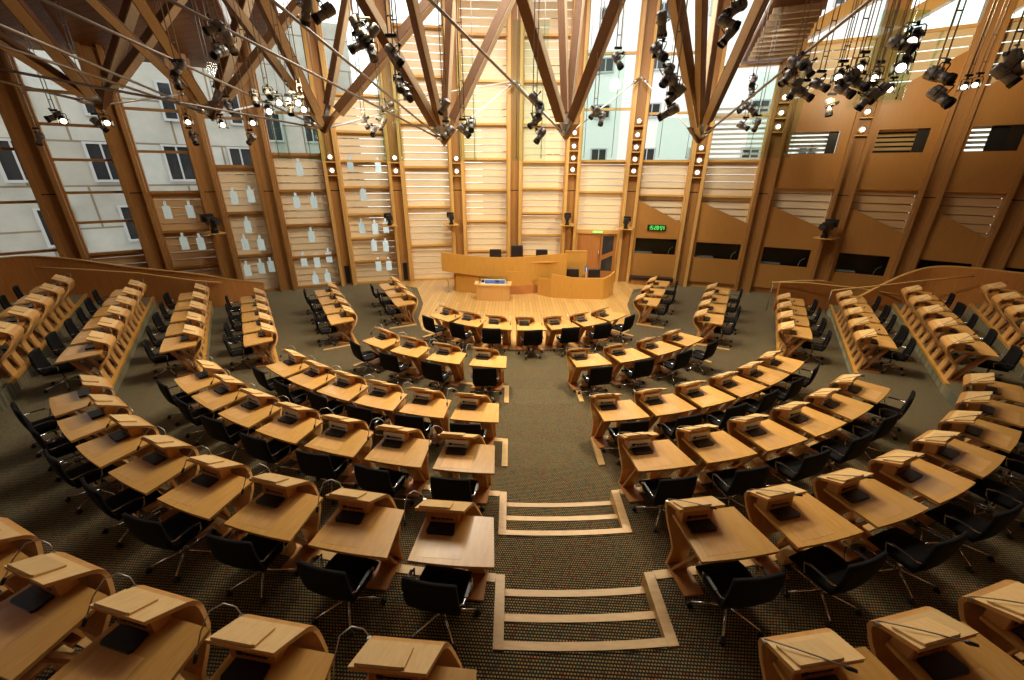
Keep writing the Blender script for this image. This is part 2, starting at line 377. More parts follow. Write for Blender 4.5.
# ------------------------------------------------------------------ far wall: columns and bays
ANG = [-44.2, -38.9, -33.9, -28.9, -24.4, -18.7, -12.8, -6.8, -.9, 5.0, 11.05, 17.0, 23.0, 29.1, 34.7, 39.6, 44.6]
def wp(a, y=0, z=0, r=WR): a = R(a); rr = r+y; return Vector((WX+rr*sin(a), WY+rr*cos(a), z))
def wall_empty(name, a, z=0): e = empty(name, wp(a, 0, z), -R(a)); return e
def coltop(a): return 12.8 if -21 < a < 20 else (11.3 if a >= 20 else 10.2)
for i, a in enumerate(ANG):
    e = wall_empty('trim_column', a); st(e); zt = coltop(a)
    w = .2
    g = G(); g.box(-w, w, -.12, .30, 0, 4.34); g.box(-w, w, -.12, .30, 4.38, zt); st(g.obj('column_core', 'column', e))
    for s in (-1, 1):
        g = G(); x0, x1 = sorted((s*w, s*(w+.13))); g.box(x0, x1, -.34, .30, 0, zt); st(g.obj('column_jamb', 'jamb' if -21 < a < 22 else 'column', e))
    g = G(); g.box(-w, w, -.10, -.02, 4.34, 4.38); st(g.obj('column_joint', 'fixb', e))
    if a > -22 and a < 25:      # tall dark slot with services at the column foot
        g = G(); g.box(-.1, .1, -.15, -.121, .1, .95 if a < 0 else .0001+.1); 
        if a < 0 and a > -20: st(g.obj('socket_slot', 'fixb', e))

def slats(e, hw, z0, z1, mat='slat', pitch=.30, gap=.02, holes=(), name='slat_screen', y=.16):
    g = G(); z = z0
    zb = sorted({h[2] for h in holes} | {h[3] for h in holes})
    def lap(xa, xb, ca, cb):   # every board leans inwards like shiplap
        ya = y-.05*(1-(ca-z)/pitch); yb = y-.05*(1-(cb-z)/pitch)
        g.hexa([(xa, ya, ca), (xb, ya, ca), (xb, ya+.025, ca), (xa, ya+.025, ca)], [(xa, yb, cb), (xb, yb, cb), (xb, yb+.025, cb), (xa, yb+.025, cb)])
    while z < z1-.02:
        t = min(z+pitch-gap, z1); cuts = [z]+[q for q in zb if z < q < t]+[t]
        for c0, c1 in zip(cuts, cuts[1:]):
            zm = (c0+c1)/2; iv = sorted((h[0], h[1]) for h in holes if h[2] <= zm <= h[3]); x = -hw
            for a0, a1 in iv:
                if a0 > x: lap(x, a0, c0, c1)
                x = max(x, a1)
            if x < hw: lap(x, hw, c0, c1)
        z += pitch
    return st(g.obj(name, mat, e))
def bottle_holes(hw, spots):
    h = []; panes = []
    for x, z in spots:
        h += [(x-.13, x+.13, z, z+.50), (x-.045, x+.045, z+.50, z+.68)]
        panes.append((x, z))
    return h, panes
SB = 'S'; GL = 'G'; BT = 'B'
BAYS = {0: ([1.2, 2.46, 4.13, 5.79, 7.5], 'SGGGGG', 9.4), 1: ([1.1, 2.21, 3.36, 4.40, 5.49, 6.6, 7.6], 'SSGGGGGG', 9.4),
        2: ([1.4, 2.86, 4.37, 5.82, 7.24], 'SBBGGG', 9.4), 3: ([1.68, 3.5, 5.34, 7.1], 'BBBGG', 9.4),
        4: ([1.45, 2.9, 4.37, 5.84, 7.4], 'BBBBGG', 10.8), 5: ([1.1, 2.2, 3.3, 4.5, 5.6, 6.78, 8.2], 'BBBBBBSG', 12.6),
        6: ([1.77, 3.59, 5.38, 7.2, 9.0, 10.8], 'SSSSSSG', 12.6), 7: ([1.45, 2.92, 4.37, 5.74, 7.21, 8.9, 10.6], 'SSSSSSSS', 12.6),
        8: ([1.2, 2.25, 3.31, 4.45, 5.63, 7.2, 8.9, 10.6], 'SSSSSSSSS', 12.6), 9: ([2.5, 4.31, 5.68, 7.8, 9.9], 'DSSGGG', 12.6),
        10: ([2.75, 4.2, 5.68, 7.6, 9.8], 'NSSGGG', 12.6), 11: ([2.75, 4.2, 5.68, 7.4], 'NSSGG', 9.25)}
spots = {2: [(-.45, 3.35), (.3, 3.35), (-.2, 2.1), (.35, 2.05)], 3: [(-.3, 3.85), (.32, 3.9), (-.05, 2.65), (-.45, .75), (.1, .8), (.5, .85), (-.3, 1.9), (.3, 1.85)],
         4: [(-.35, 3.6), (.35, 3.6), (.02, 2.1), (-.5, 1.0), (.05, .9), (.6, 1.1), (-.15, .05), (.4, .1), (.0, 5.0)],
         5: [(-.6, 5.2), (-.2, 3.9), (-.45, 2.4), (.15, 2.35), (.65, 2.4), (0, 1.55), (.55, 1.5), (.1, .55), (.6, .55), (-.3, 6.9), (.4, 6.9), (.6, 5.1)]}
for i, (tr, kinds, zt) in BAYS.items():
    a = (ANG[i]+ANG[i+1])/2; hw = WR*R(ANG[i+1]-ANG[i])/2-.33
    e = st(wall_empty('window_%d' % (i+1), a)); lev = [0]+tr+[zt]
    g = G()
    for z in tr: g.box(-hw, hw, -.04, .12, z-.045, z+.045)
    g.box(-hw, -hw+.06, -.06, .14, 0, zt); g.box(hw-.06, hw, -.06, .14, 0, zt); g.box(-hw, hw, -.06, .14, zt-.08, zt)
    g.box(-hw, hw, -.10, .14, 0, .10)
    st(g.obj('window_frame', 'jamb' if i > 4 else 'column', e))
    holes, panes = bottle_holes(hw, spots.get(i, ()))
    for k, (z0, z1) in enumerate(zip(lev, lev[1:])):
        c = kinds[k]
        if c in 'SB':
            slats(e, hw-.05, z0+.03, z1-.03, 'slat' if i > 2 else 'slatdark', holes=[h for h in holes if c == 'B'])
        if c in 'GSB' and not (c != 'G' and i > 5):
            g = G(); yp = .05 if c == 'G' else .26; g.box(-hw, hw, yp, yp+.012, z0+.03, z1-.03); st(g.obj('pane', 'glass', e))
    for x, z in panes:
        g = G(); g.prism([(x-.14, z-.01), (x+.14, z-.01), (x+.14, z+.48), (x+.055, z+.53), (x+.05, z+.70), (x-.05, z+.70), (x-.055, z+.53), (x-.14, z+.48)], 0, .01)
        g.v = [(p[0], .205+p[2], p[1]) for p in g.v]
        st(g.obj('bottle_shaped_pane', 'frost', e))

# white louvres outside the corner glazing
e = st(wall_empty('trim_louvres', (ANG[11]+ANG[12])/2)); g = G()
for k in range(11): g.box(-1.2, 1.2, .8, .95, 5.75+k*.2, 5.83+k*.2)
for x_ in (-1.15, 1.15): g.box(x_-.03, x_+.03, .95, 1.0, 5.6, 8)
for x_ in (-1.15, 1.15): g.box(x_-.03, x_+.03, .12, .95, 5.62, 5.68)
st(g.obj('louvre_blades', 'whiterod', e))
# oak panels with observation windows on the right
def wallpanel(i, zl, zr, zb, win, room=False, name='wall_panel', y=-.2):
    a0, a1 = ANG[i], ANG[i+1]; a = (a0+a1)/2; hw = WR*R(a1-a0)/2-.20
    e = st(wall_empty('wall_right', a)); zm = lambda x: zl+(zr-zl)*(x+hw)/(2*hw)
    x0, x1, w0, w1 = win; g = G()
    def seg(xa, xb, za, zc, zd): # bottom za, tops zc at xa and zd at xb
        g.hexa([(xa, y, za), (xb, y, za), (xb, y+.07, za), (xa, y+.07, za)], [(xa, y, zc), (xb, y, zd), (xb, y+.07, zd), (xa, y+.07, zc)])
    seg(-hw, x0, zb, zm(-hw), zm(x0)); seg(x1, hw, zb, zm(x1), zm(hw)); seg(x0, x1, zb, w0, w0); seg(x0, x1, w1, zm(x0), zm(x1))
    st(g.obj(name, 'panel', e))
    g = G(); g.box(x0, x1, y+.03, y+.04, w0, w1); st(g.obj('booth_glass', 'glass', e))
    if not room:
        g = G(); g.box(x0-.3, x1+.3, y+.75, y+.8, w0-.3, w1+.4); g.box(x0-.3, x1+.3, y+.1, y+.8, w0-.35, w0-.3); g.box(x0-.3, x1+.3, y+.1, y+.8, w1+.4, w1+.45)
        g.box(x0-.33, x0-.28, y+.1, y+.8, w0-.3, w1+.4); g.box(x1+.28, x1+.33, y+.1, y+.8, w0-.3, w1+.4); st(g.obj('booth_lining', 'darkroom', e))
        g = G(); g.box(x0, x0+(x1-x0)*.45, y+.2, y+.6, w0, w0+.03); g.tube([(x1-.3, y+.3, w0-.02), (x1-.25, y+.3, w0+.22), (x1-.12, y+.25, w0+.35)], .012, 6); st(g.obj('booth_desk_edge', 'silver', e))
    else:
        g = G(); g.box(x1-.32, x1, y+.14, y+.2, w0, w1); g.box(x0, x1, y+.12, y+.35, w0-.02, w0+.02); st(g.obj('booth_screen', 'leather', e))
        g = G()
        for k in range(5): g.box(x0, x1, y+.5, y+.54, w0+.1+k*.16, w0+.2+k*.16)
        st(g.obj('booth_blind', 'white' if i in (12, 14) else 'slatdark', e))
        g = G()
        if i == 13: g.box(x0-.2, x1+.2, y+.6, y+.62, w0-.2, w1+.4)
        elif i > 13: g.box(x0+(x1-x0)*.4, x1+.2, y+.3, y+.32, w0-.2, w1+.3)
        else: g.box(x0-.2, x1+.2, y+.7, y+.72, w1+.1, w1+.4)
        st(g.obj('booth_backing', 'fixb', e))
    return e
wallpanel(10, 4.08, 2.92, .28, (-.92, .98, 1.50, 2.24))
wallpanel(11, 4.05, 3.02, .28, (-.92, .98, 1.44, 2.16))
for i, (w0, w1) in {12: (1.36, 2.12), 13: (1.30, 2.10), 14: (1.30, 2.10), 15: (1.30, 2.1)}.items():
    hw = WR*R(ANG[i+1]-ANG[i])/2
    wallpanel(i, 4.0, 2.95, .28, (-hw*.64, hw*.62, w0, w1))
    wallpanel(i, 7.75, 9.15, 4.62, (-hw*.60, hw*.52, 5.92, 6.72), True)
    a = (ANG[i]+ANG[i+1])/2; e = st(wall_empty('window_%d' % (i+1), a)); h2 = hw-.33
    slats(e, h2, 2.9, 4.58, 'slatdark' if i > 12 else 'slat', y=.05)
    slats(e, h2, 7.4, 9.75, 'slat', y=.05)
    g = G(); g.box(-h2, h2, -.1, .3, 4.56, 4.62); g.box(-h2, h2, -.06, .14, 9.72, 9.82); st(g.obj('window_frame', 'jamb', e))
    g = G(); g.hexa([(-h2, .05, 9.8), (h2, .05, 9.8), (h2, .06, 9.8), (-h2, .06, 9.8)], [(-h2, .05, 9.9), (h2, .05, 11.2), (h2, .06, 11.2), (-h2, .06, 9.9)]); st(g.obj('pane', 'glass', e))
    g = G(); g.hexa([(-h2-.1, -.3, 9.9), (h2+.3, -.3, 11.25), (h2+.3, .5, 11.25), (-h2-.1, .5, 9.9)], [(-h2-.1, -.3, 10.35), (h2+.3, -.3, 11.75), (h2+.3, .5, 11.75), (-h2-.1, .5, 10.35)]); st(g.obj('roof_edge', 'jamb', e))
# low dark skirting behind the panels
for i in (9, 10, 11, 12, 13, 14, 15):
    if i == 9: continue
    a = (ANG[i]+ANG[i+1])/2; hw = WR*R(ANG[i+1]-ANG[i])/2-.33; e = st(wall_empty('baseboard_right', a))
    g = G(); g.box(-hw, hw, -.08, .1, 0, .28); st(g.obj('skirting', 'plinth', e))
    g = G(); g.box(-hw, hw, .32, .34, .28, 4.62); st(g.obj('lining', 'fixb', e))

# entrance door in bay ten
a = (ANG[9]+ANG[10])/2; e = st(wall_empty('door_1', a)); hw = WR*R(6)/2-.36
g = G(); g.box(-hw, hw, -.06, .1, 2.36, 2.46); g.box(-hw, -hw+.07, -.06, .1, 0, 2.4); g.box(hw-.07, hw, -.06, .1, 0, 2.4); st(g.obj('door_frame', 'jamb', e))
g = G(); g.box(-hw+.07, .18, .0, .05, .02, 2.36); st(g.obj('door_leaf', 'door', e))
g = G(); g.box(.2, .30, .0, .05, .02, 2.36); g.box(hw-.2, hw-.07, .0, .05, .02, 2.36); g.box(.3, hw-.2, 0, .05, 2.26, 2.36); g.box(.3, hw-.2, 0, .05, .02, .5)
g.hexa([(.3, 0, 1.05), (hw-.2, 0, 1.3), (hw-.2, .05, 1.3), (.3, .05, 1.05)], [(.3, 0, 1.28), (hw-.2, 0, 1.53), (hw-.2, .05, 1.53), (.3, .05, 1.28)]); st(g.obj('door_leaf', 'door', e))
g = G(); g.box(.3, hw-.2, .02, .03, .5, 2.26); st(g.obj('door_pane', 'darkglass', e))
g = G(); g.tube([(.12, -.05, 1.0), (.12, -.05, 1.5)], .015, 8); st(g.obj('door_handle', 'steel', e))
g = G(); g.box(-hw, hw, .35, .4, 0, 2.4); st(g.obj('lobby_wall', 'darkroom', e))
s = empty('exit_sign', wp(a, -.10, 2.40), -R(a)); tag(s, 'small green emergency exit sign above the entrance door', 'sign')
g = G(); g.box(-.24, .24, -.03, .03, 0, .10); g.obj('sign_case', 'exit', s)
g = G(); g.box(.08, .20, -.034, -.031, .04, .06); g.add([(.20, -.034, .02), (.23, -.034, .05), (.20, -.034, .08)], [(0, 1, 2)]); g.box(-.1, -.07, -.034, -.031, .02, .08); g.box(-.13, -.04, -.034, -.031, .045, .055); g.obj('sign_pictogram', 'paper', s)

# side and rear walls out of the picture
def flat_wall(name, p, q, z1, mat='panel', t=.3):
    g = G(); a = Vector(p); b = Vector(q); d = (b-a).normalized(); n = Vector((d.y, -d.x))*t
    g.prism([tuple(a), tuple(b), tuple(b+n), tuple(a+n)], 0, z1); return st(g.obj(name, mat))
pL = wp(-44.6); pR = wp(45)
flat_wall('wall_left', (-18.6, 13.1), (-18.6, -5), 10.5); flat_wall('wall_right', (18.6, -5), (19.0, 13.0), 11.8)
flat_wall('wall_back', (-18.6, -5), (18.6, -5), 12)

# ------------------------------------------------------------------ roof
def roof(pts, t, mat, name='ceiling'):
    g = G(); n = len(pts); vs = list(pts)+[(p[0], p[1], p[2]+t) for p in pts]
    g.add(vs, [list(range(n))[::-1], list(range(n, 2*n))]+[(i, (i+1) % n, n+(i+1) % n, n+i) for i in range(n)]); return st(g.obj(name, mat))
def strip_roof(angs, zw, r_in, zin, mat='ceil'):
    for a0, a1 in zip(angs, angs[1:]):
        p = [wp(a0, .6, zw), wp(a1, .6, zw), wp(a1, r_in-WR, zin), wp(a0, r_in-WR, zin)]
        roof([tuple(q) for q in p], .2, mat)
strip_roof([-50, -44.2, -38.9, -33.9, -28.9, -24.4], 8.85, 17.5, 11.3); strip_roof([-24.4, -20.8], 9.9, 17.5, 11.9)
strip_roof([19.2, 23.0], 9.3, 19, 10.2); strip_roof([23.0, 29.1, 34.7, 39.6, 44.6, 50], 11.6, 17.5, 12.4)
roof([(-19, -5.2, 12.3), (19, -5.2, 12.3), (19, 9.5, 12.3), (-19, 9.5, 12.3)], .2, 'ceil')
roof([(-19, 9.5, 12.3), (-6.5, 9.5, 12.3), (-6.5, 19, 12.3), (-19, 19, 12.3)], .2, 'ceil')
strip_roof([-50, -44, -38, -32, -26, -20.8], 12.3, 17.5, 11.3)
roof([(7.5, 9.5, 12.5), (19, 9.5, 12.5), (19, 19, 12.5), (7.5, 19, 12.5)], .2, 'ceil')
roof([(-7, 17.8, 12.9), (8.6, 17.8, 12.9), (8.6, 21.5, 12.9), (-7, 21.5, 12.9)], .2, 'ceil')
# joists under the ceiling on the left and slatted soffit on the right
g = G()
for a in range(-47, -24, 3): g.beam(wp(a, -.1, 8.94), wp(a, -9, 11.16), .10, .18)
st(g.obj('ceiling_joists', 'strut'))
g = G()
for r in range(10):
    y = -.9-r*.42
    g.beam(wp(19.4, y, 9.28+r*.045), wp(22.9, y, 9.28+r*.045), .12, .16)
st(g.obj('ceiling_slats', 'strutpale'))
# roof light over the middle
g = G()
for x in (-6.5, -3, .5, 4, 7.5): g.box(x-.1, x+.1, 9.5, 18, 12.9, 13.15)
for y in (9.5, 12.3, 15.1, 17.9): g.box(-6.6, 7.6, y-.08, y+.08, 12.85, 13.15)
st(g.obj('window_roof_light', 'jamb'))

# ------------------------------------------------------------------ roof trusses with hanging steel nodes
NODES = [(-11.42, 12.89, 6.82),
 (-9.22, 14.14, 6.73),
 (-6.34, 15.31, 6.47),
 (-2.47, 16.2, 6.19),
 (1.9, 16.36, 6.38),
 (6.39, 15.6, 6.25)]
STRUTS = [[(-5.27, 1.95, 11.4),
 (-7.73, -1.34, 11.4),
 (-6.76, 13.73, 11.4),
 (-8.88, 13.74, 11.4)], [(-6.39, 5.97, 11.4),
 (-8.99, 5.97, 11.4),
 (-4.52, 14.94, 11.4),
 (-6.9, 14.89, 11.4)], [(-5.72, 8.92, 11.4),
 (-7.34, 8.92, 11.4),
 (-4.7, 15.72, 11.4),
 (-1.2, 15.87, 11.4)], [(-4.84, 10.72, 11.4),
 (-2.73, 10.73, 11.4),
 (-1.94, 16.58, 11.4),
 (0.42, 16.58, 11.4)], [(-0.92, 10.86, 11.4),
 (1.5, 16.73, 11.4),
 (2.24, 16.73, 11.4),
 (3.27, 10.88, 11.4)], [(1.99, 9.78, 11.4),
 (3.13, 9.78, 11.4),
 (6.44, 15.99, 11.4),
 (5.81, 9.8, 11.4)]]
RODS = [((-11.35, 9.5, 7.04),
 (-11.42, 12.89, 6.82)),
 ((-11.42, 12.89, 6.82),
 (-12.04, 17.52, 7.83)),
 ((-9.54, 8.5, 7.34),
 (-9.22, 14.14, 6.73)),
 ((-8.27, 7.5, 7.38),
 (-9.22, 14.14, 6.73)),
 ((-7.76, 8.0, 7.77),
 (-6.34, 15.31, 6.47)),
 ((-11.49, 10.0, 7.22),
 (-6.34, 15.31, 6.47)),
 ((-5.71, 8.0, 7.77),
 (-2.47, 16.2, 6.19)),
 ((-3.99, 8.0, 7.78),
 (-2.47, 16.2, 6.19)),
 ((-1.55, 8.0, 7.86),
 (1.9, 16.36, 6.38)),
 ((5.8, 8.0, 7.85),
 (6.39, 15.6, 6.25)),
 ((-9.22, 14.14, 6.73),
 (-9.98, 18.52, 7.62)),
 ((-6.34, 15.31, 6.47),
 (-4.99, 20.12, 7.64)),
 ((-2.47, 16.2, 6.19),
 (0.07, 20.7, 8.84)),
 ((1.9, 16.36, 6.38),
 (0.07, 20.7, 8.84)),
 ((1.9, 16.36, 6.38),
 (5.41, 20.24, 8.93)),
 ((6.39, 15.6, 6.25),
 (5.41, 20.24, 8.93)),
 ((0.07, 20.7, 8.84),
 (-4.96, 20.13, 8.01))]
tl = ['oak roof truss farthest left, splayed timber struts on a hanging steel node', 'oak roof truss, second from the left, above the left windows', 'oak roof truss, third from the left, with splayed dark struts',
      'oak roof truss left of centre, struts meeting above the presiding bench', 'middle oak roof truss above the side desk and entrance door', 'rightmost oak roof truss, beside the column of large lamps']
for n, ss, lab in zip(NODES, STRUTS, tl):
    e = empty('roof_truss', n); tag(e, lab, 'roof truss', 'hanging roof trusses'); nv = Vector(n)
    for k, s in enumerate(ss):
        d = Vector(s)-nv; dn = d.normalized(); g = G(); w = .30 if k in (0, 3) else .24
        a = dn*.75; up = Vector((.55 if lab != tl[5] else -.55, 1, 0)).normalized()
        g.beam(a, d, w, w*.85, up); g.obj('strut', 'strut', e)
        sd = dn.cross(up).normalized(); sd = sd if (sd.x > 0) == (lab != tl[5]) else -sd; g = G(); g.beam(a*1.0+sd*(w/2+.012), d+sd*(w/2+.012), .02, w*.7, up); g.obj('strut_lit_side', 'strutpale', e)  # pale strip puts the brightly lit side of the strut into colour
        g = G(); g.beam(dn*.12, dn*1.05, .07, w*.7, up); g.obj('steel_shoe', 'steel', e)
    g = G(); g.loft([[(-.05, -.05, -.12), (.05, -.05, -.12), (.05, .05, -.12), (-.05, .05, -.12)], [(-.42, -.18, .36), (.42, -.18, .36), (.42, .18, .36), (-.42, .18, .36)]]); g.obj('node_shoe', 'strut', e)
    g = G(); g.tube([(0, 0, -.16), (0, 0, -.10)], .05, 10); g.obj('node_pin', 'steel', e)
rl = ['grey steel tie rod running out of the picture from the leftmost node', 'steel tie rod from the leftmost node to the window column', 'upper of two thin steel rods ending at the second truss node', 'lower of two thin steel rods ending at the second truss node',
      'long steel rod crossing the left ceiling down to the third node', 'low steel rod crossing the left windows to the third node', 'left long steel rod descending to the fourth truss node', 'right long steel rod descending to the fourth truss node',
      'steel rod descending from the roof to the middle truss node', 'steel rod rising to the right from the rightmost truss node', 'short steel tie from the second node to the wall', 'steel tie from the third node to the window column',
      'white steel tie from fourth node up to the centre column head', 'white steel tie from middle node up to the centre column head', 'white steel tie from middle node up to the door column head', 'white steel tie from rightmost node to the door column head', 'white steel tie along the slatted wall left of the centre column']
for k, (p, q) in enumerate(RODS):
    p = Vector(p); q = Vector(q)
    if k < 6 or k in (6, 7, 8, 9):     # carry on to the roof edge
        ax, b = (p, q)
        if k != 1: p = q+(p-q)*1.25
    e = empty('tie_rod', q); tag(e, rl[k], 'tie rod', 'steel tie rods of the roof')
    g = G(); g.tube([(0, 0, 0), tuple(p-q)], ( .03 if k < 12 else .028), 8); g.obj('rod', 'rod' if k < 10 else 'whiterod', e)
    d = (p-q).normalized(); g = G(); g.tube([tuple(d*.25), tuple(d*.62)], .07, 8); g.obj('turnbuckle', 'steel', e)

def ceil_z(x, y):
    a = math.degrees(math.atan2(x-WX, y-WY)); rr = math.hypot(x-WX, y-WY)
    if y < 9.4: return 12.28
    if a < -24.4: return 8.85+(27.3-max(rr, 17.5))*2.45/9.8-.02
    if a < -20.8: return 9.9+(27.3-max(rr, 17.5))*2/9.8-.02
    if 19.2 < a < 23: return 9.3+(27.3-max(rr, 19))*.9/8.3-.02 if rr > 19 else 12.28
    if a >= 23: return 11.6+(27.3-max(rr, 17.5))*.8/9.8-.02
    return 12.28 if not -6.5 < x < 7.5 else 12.83
# ------------------------------------------------------------------ hanging glass sheets
GLASS = [((-7.81, 17.0, 6.65),
 (-6.99, 17.0, 5.53)),
 ((-4.98, 17.0, 8.79),
 (-4.12, 17.0, 5.54)),
 ((-2.05, 17.0, 8.95),
 (-1.37, 17.0, 5.55)),
 ((-0.03, 17.0, 9.96),
 (1.22, 17.0, 5.57)),
 ((2.52, 17.0, 9.12),
 (3.93, 17.0, 5.58)),
 ((5.36, 17.0, 7.04),
 (6.75, 17.0, 5.6)),
 ((8.74, 17.0, 8.5),
 (10.53, 17.0, 5.72)),
 ((12.4, 17.0, 10.3),
 (14.08, 17.0, 7.66)),
 ((14.67, 17.0, 10.85),
 (17.29, 17.0, 8.23)),
 ((-8.97, 17.0, 7.29),
 (-8.44, 17.0, 5.55))]
gl = ['small hanging glass sheet under the third truss', 'tall hanging glass sheet left of the fourth truss node', 'narrow hanging glass sheet behind the fourth truss node', 'tall green-edged glass sheet beside the centre column', 'wide glass sheet right of the middle truss node',
      'small glass sheet left of the rightmost truss node', 'glass sheet hanging by the corner of the right-hand panels', 'narrow glass sheet behind the right-hand lamp rig', 'pale glass sheet at the far right under the roof', 'glass sheet hanging left of the third truss node']
for (p, q), lab in zip(GLASS, gl):
    x0, y, z1 = p; x1, _, z0 = q; e = empty('glass_sheet', ((x0+x1)/2, y, z0)); tag(e, lab, 'glass sheet', 'hanging glass sheets'); w = (x1-x0)/2; h = z1-z0
    g = G(); h = min(h, ceil_z((x0+x1)/2, y)-.3-z0); g.box(-w, w, -.008, .008, 0, h); g.obj('glass_plate', 'green_glass', e)
    for s in (-1, 1):
        g = G(); g.tube([(s*w*.75, .02, .12), (s*w*.75, .02, ceil_z((x0+x1)/2, y)+.02-z0)], .01, 6); g.obj('suspension_rod', 'rod', e)
        g = G(); g.tube([(s*w*.75, -.02, .12), (s*w*.75, .02, .12)], .03, 8); g.obj('clamp', 'steel', e)

# ------------------------------------------------------------------ lamps: hanging stage spotlights
FIX = {'near roof left, large': [(-2.27, 5.5, 6.8, 0),
 (-2.1, 5.6, 6.79, 0)], 'upper left group': [(-4.21, 7.0, 7.02, 0),
 (-4.05, 7.0, 6.86, 0),
 (-4.28, 7.1, 6.75, 0),
 (-5.56, 8.0, 6.74, 0),
 (-5.67, 8.0, 6.59, 0)], 'far left window': [(-12.89, 13.0, 6.54, 0),
 (-12.75, 13.0, 6.46, 1),
 (-13.58, 13.0, 6.0, 0),
 (-11.77, 13.0, 6.37, 0),
 (-11.53, 13.0, 6.42, 1)], 'left window': [(-9.93, 14.0, 6.55, 1),
 (-9.88, 14.0, 6.12, 0),
 (-8.89, 14.0, 6.48, 1),
 (-8.07, 14.0, 6.07, 0),
 (-7.96, 14.0, 6.54, 1),
 (-8.58, 14.0, 6.96, 0)], 'left rig': [(-6.61, 12.0, 6.91, 0),
 (-6.26, 12.0, 6.98, 0),
 (-6.04, 12.0, 6.82, 1),
 (-5.75, 12.0, 6.71, 0),
 (-5.55, 12.0, 6.82, 1),
 (-5.43, 12.0, 6.67, 1),
 (-6.34, 12.0, 6.62, 1)], 'centre left stack': [(-2.53, 8.0, 7.32, 0),
 (-2.3, 8.0, 7.23, 0),
 (-2.5, 8.0, 7.07, 0),
 (-2.33, 8.0, 6.97, 0),
 (-1.99, 8.0, 6.95, 0),
 (-2.05, 8.5, 6.64, 0),
 (-1.92, 8.5, 6.44, 0)], 'centre left hanging': [(-4.54, 14.0, 6.58, 0),
 (-4.3, 14.0, 6.31, 0),
 (-3.97, 14.0, 6.53, 0),
 (-3.76, 14.0, 6.98, 0)], 'node two': [(-1.76, 12.0, 6.73, 0),
 (-1.69, 12.0, 6.13, 0),
 (-1.32, 12.0, 6.18, 0),
 (-1.1, 12.0, 6.3, 0)], 'stack left of middle truss': [(0.55, 12.0, 6.9, 0),
 (0.69, 12.0, 6.65, 0),
 (0.59, 12.0, 6.4, 0),
 (0.73, 12.0, 6.07, 0)], 'right of middle truss': [(2.47, 14.0, 6.86, 0),
 (2.69, 14.0, 6.7, 0),
 (2.57, 12.0, 7.75, 0)], 'column of large': [(2.38, 8.0, 7.4, 0),
 (2.37, 8.0, 7.0, 0),
 (2.58, 8.0, 6.69, 0),
 (2.69, 8.0, 6.55, 0),
 (2.78, 8.0, 6.41, 0),
 (2.77, 8.2, 6.16, 0)], 'top right of centre': [(2.88, 6.5, 7.13, 0),
 (2.78, 6.5, 6.98, 0),
 (2.89, 6.6, 6.88, 0)], 'small rig right': [(7.55, 15.0, 7.86, 0),
 (7.57, 15.0, 7.62, 0),
 (7.45, 15.0, 7.14, 0),
 (7.67, 15.0, 7.06, 0),
 (7.48, 15.0, 6.6, 0),
 (7.95, 15.0, 6.66, 0)], 'right rig left part': [(5.83, 10.0, 7.28, 0),
 (5.76, 10.0, 7.05, 0),
 (6.07, 10.0, 7.21, 0),
 (5.96, 10.0, 6.85, 0),
 (6.14, 10.0, 6.73, 0),
 (6.42, 10.0, 6.89, 0),
 (7.44, 11.0, 6.64, 0)], 'right rig middle': [(6.82, 10.0, 7.07, 1),
 (6.34, 9.0, 6.85, 0),
 (7.21, 10.0, 7.23, 1),
 (6.51, 9.0, 6.74, 0),
 (6.27, 9.0, 6.64, 0),
 (6.79, 9.0, 6.51, 0),
 (7.58, 10.0, 7.06, 1),
 (6.99, 9.0, 6.61, 0)], 'right rig right part': [(6.3, 8.0, 7.12, 0),
 (6.51, 8.0, 7.21, 1),
 (6.47, 8.0, 6.85, 1),
 (10.36, 13.0, 7.35, 1),
 (6.64, 7.5, 6.59, 0),
 (6.78, 7.5, 6.31, 0)], 'far right': [(12.37, 13.0, 7.41, 1),
 (12.65, 13.0, 7.46, 1),
 (7.15, 7.0, 6.52, 0),
 (7.22, 7.0, 6.67, 0)]}
def make_spot(lit):
    e = empty('stage_spotlight')
    b = empty('tmp'); bpy.data.objects.remove(b)
    g = G(); g.tube([(0, -.20, 0), (0, -.18, 0), (0, .02, 0), (0, .04, 0)], [.07, .10, .10, .085], 12); g.tube([(0, .04, 0), (0, .24, 0)], .085, 12)
    g.box(-.05, .05, -.16, .02, .08, .13)
    for k in range(4): g.box(-.106, .106, -.15+k*.05, -.13+k*.05, -.03, .03)
    h = g.obj('lamp_housing', 'fix' if not lit else 'fixb', e)
    g = G(); g.tube([(0, .232, 0), (0, .246, 0)], .078, 14); g.obj('lens', 'lit' if lit else 'lens', e)
    g = G(); g.tube([(0, .20, 0), (0, .28, 0)], .098, 14, cap=False); g.obj('lens_ring', 'fixb', e)
    g = G(); g.tube([(-.13, 0, 0), (-.13, 0, .17), (-.10, 0, .2), (.10, 0, .2), (.13, 0, .17), (.13, 0, 0)], .012, 6); g.box(-.025, .025, -.025, .025, .19, .27); g.obj('yoke', 'fixb', e)
    g = G()
    if lit:
        for s in (-1, 1):
            g.hexa([(s*.09, .25, -.09), (s*.095, .25, -.09), (s*.15, .38, -.1), (s*.145, .38, -.1)], [(s*.09, .25, .09), (s*.095, .25, .09), (s*.15, .38, .1), (s*.145, .38, .1)])
        g.obj('barn_doors', 'fixb', e)
    return e
sp = {0: make_spot(0), 1: make_spot(1)}; index_children()
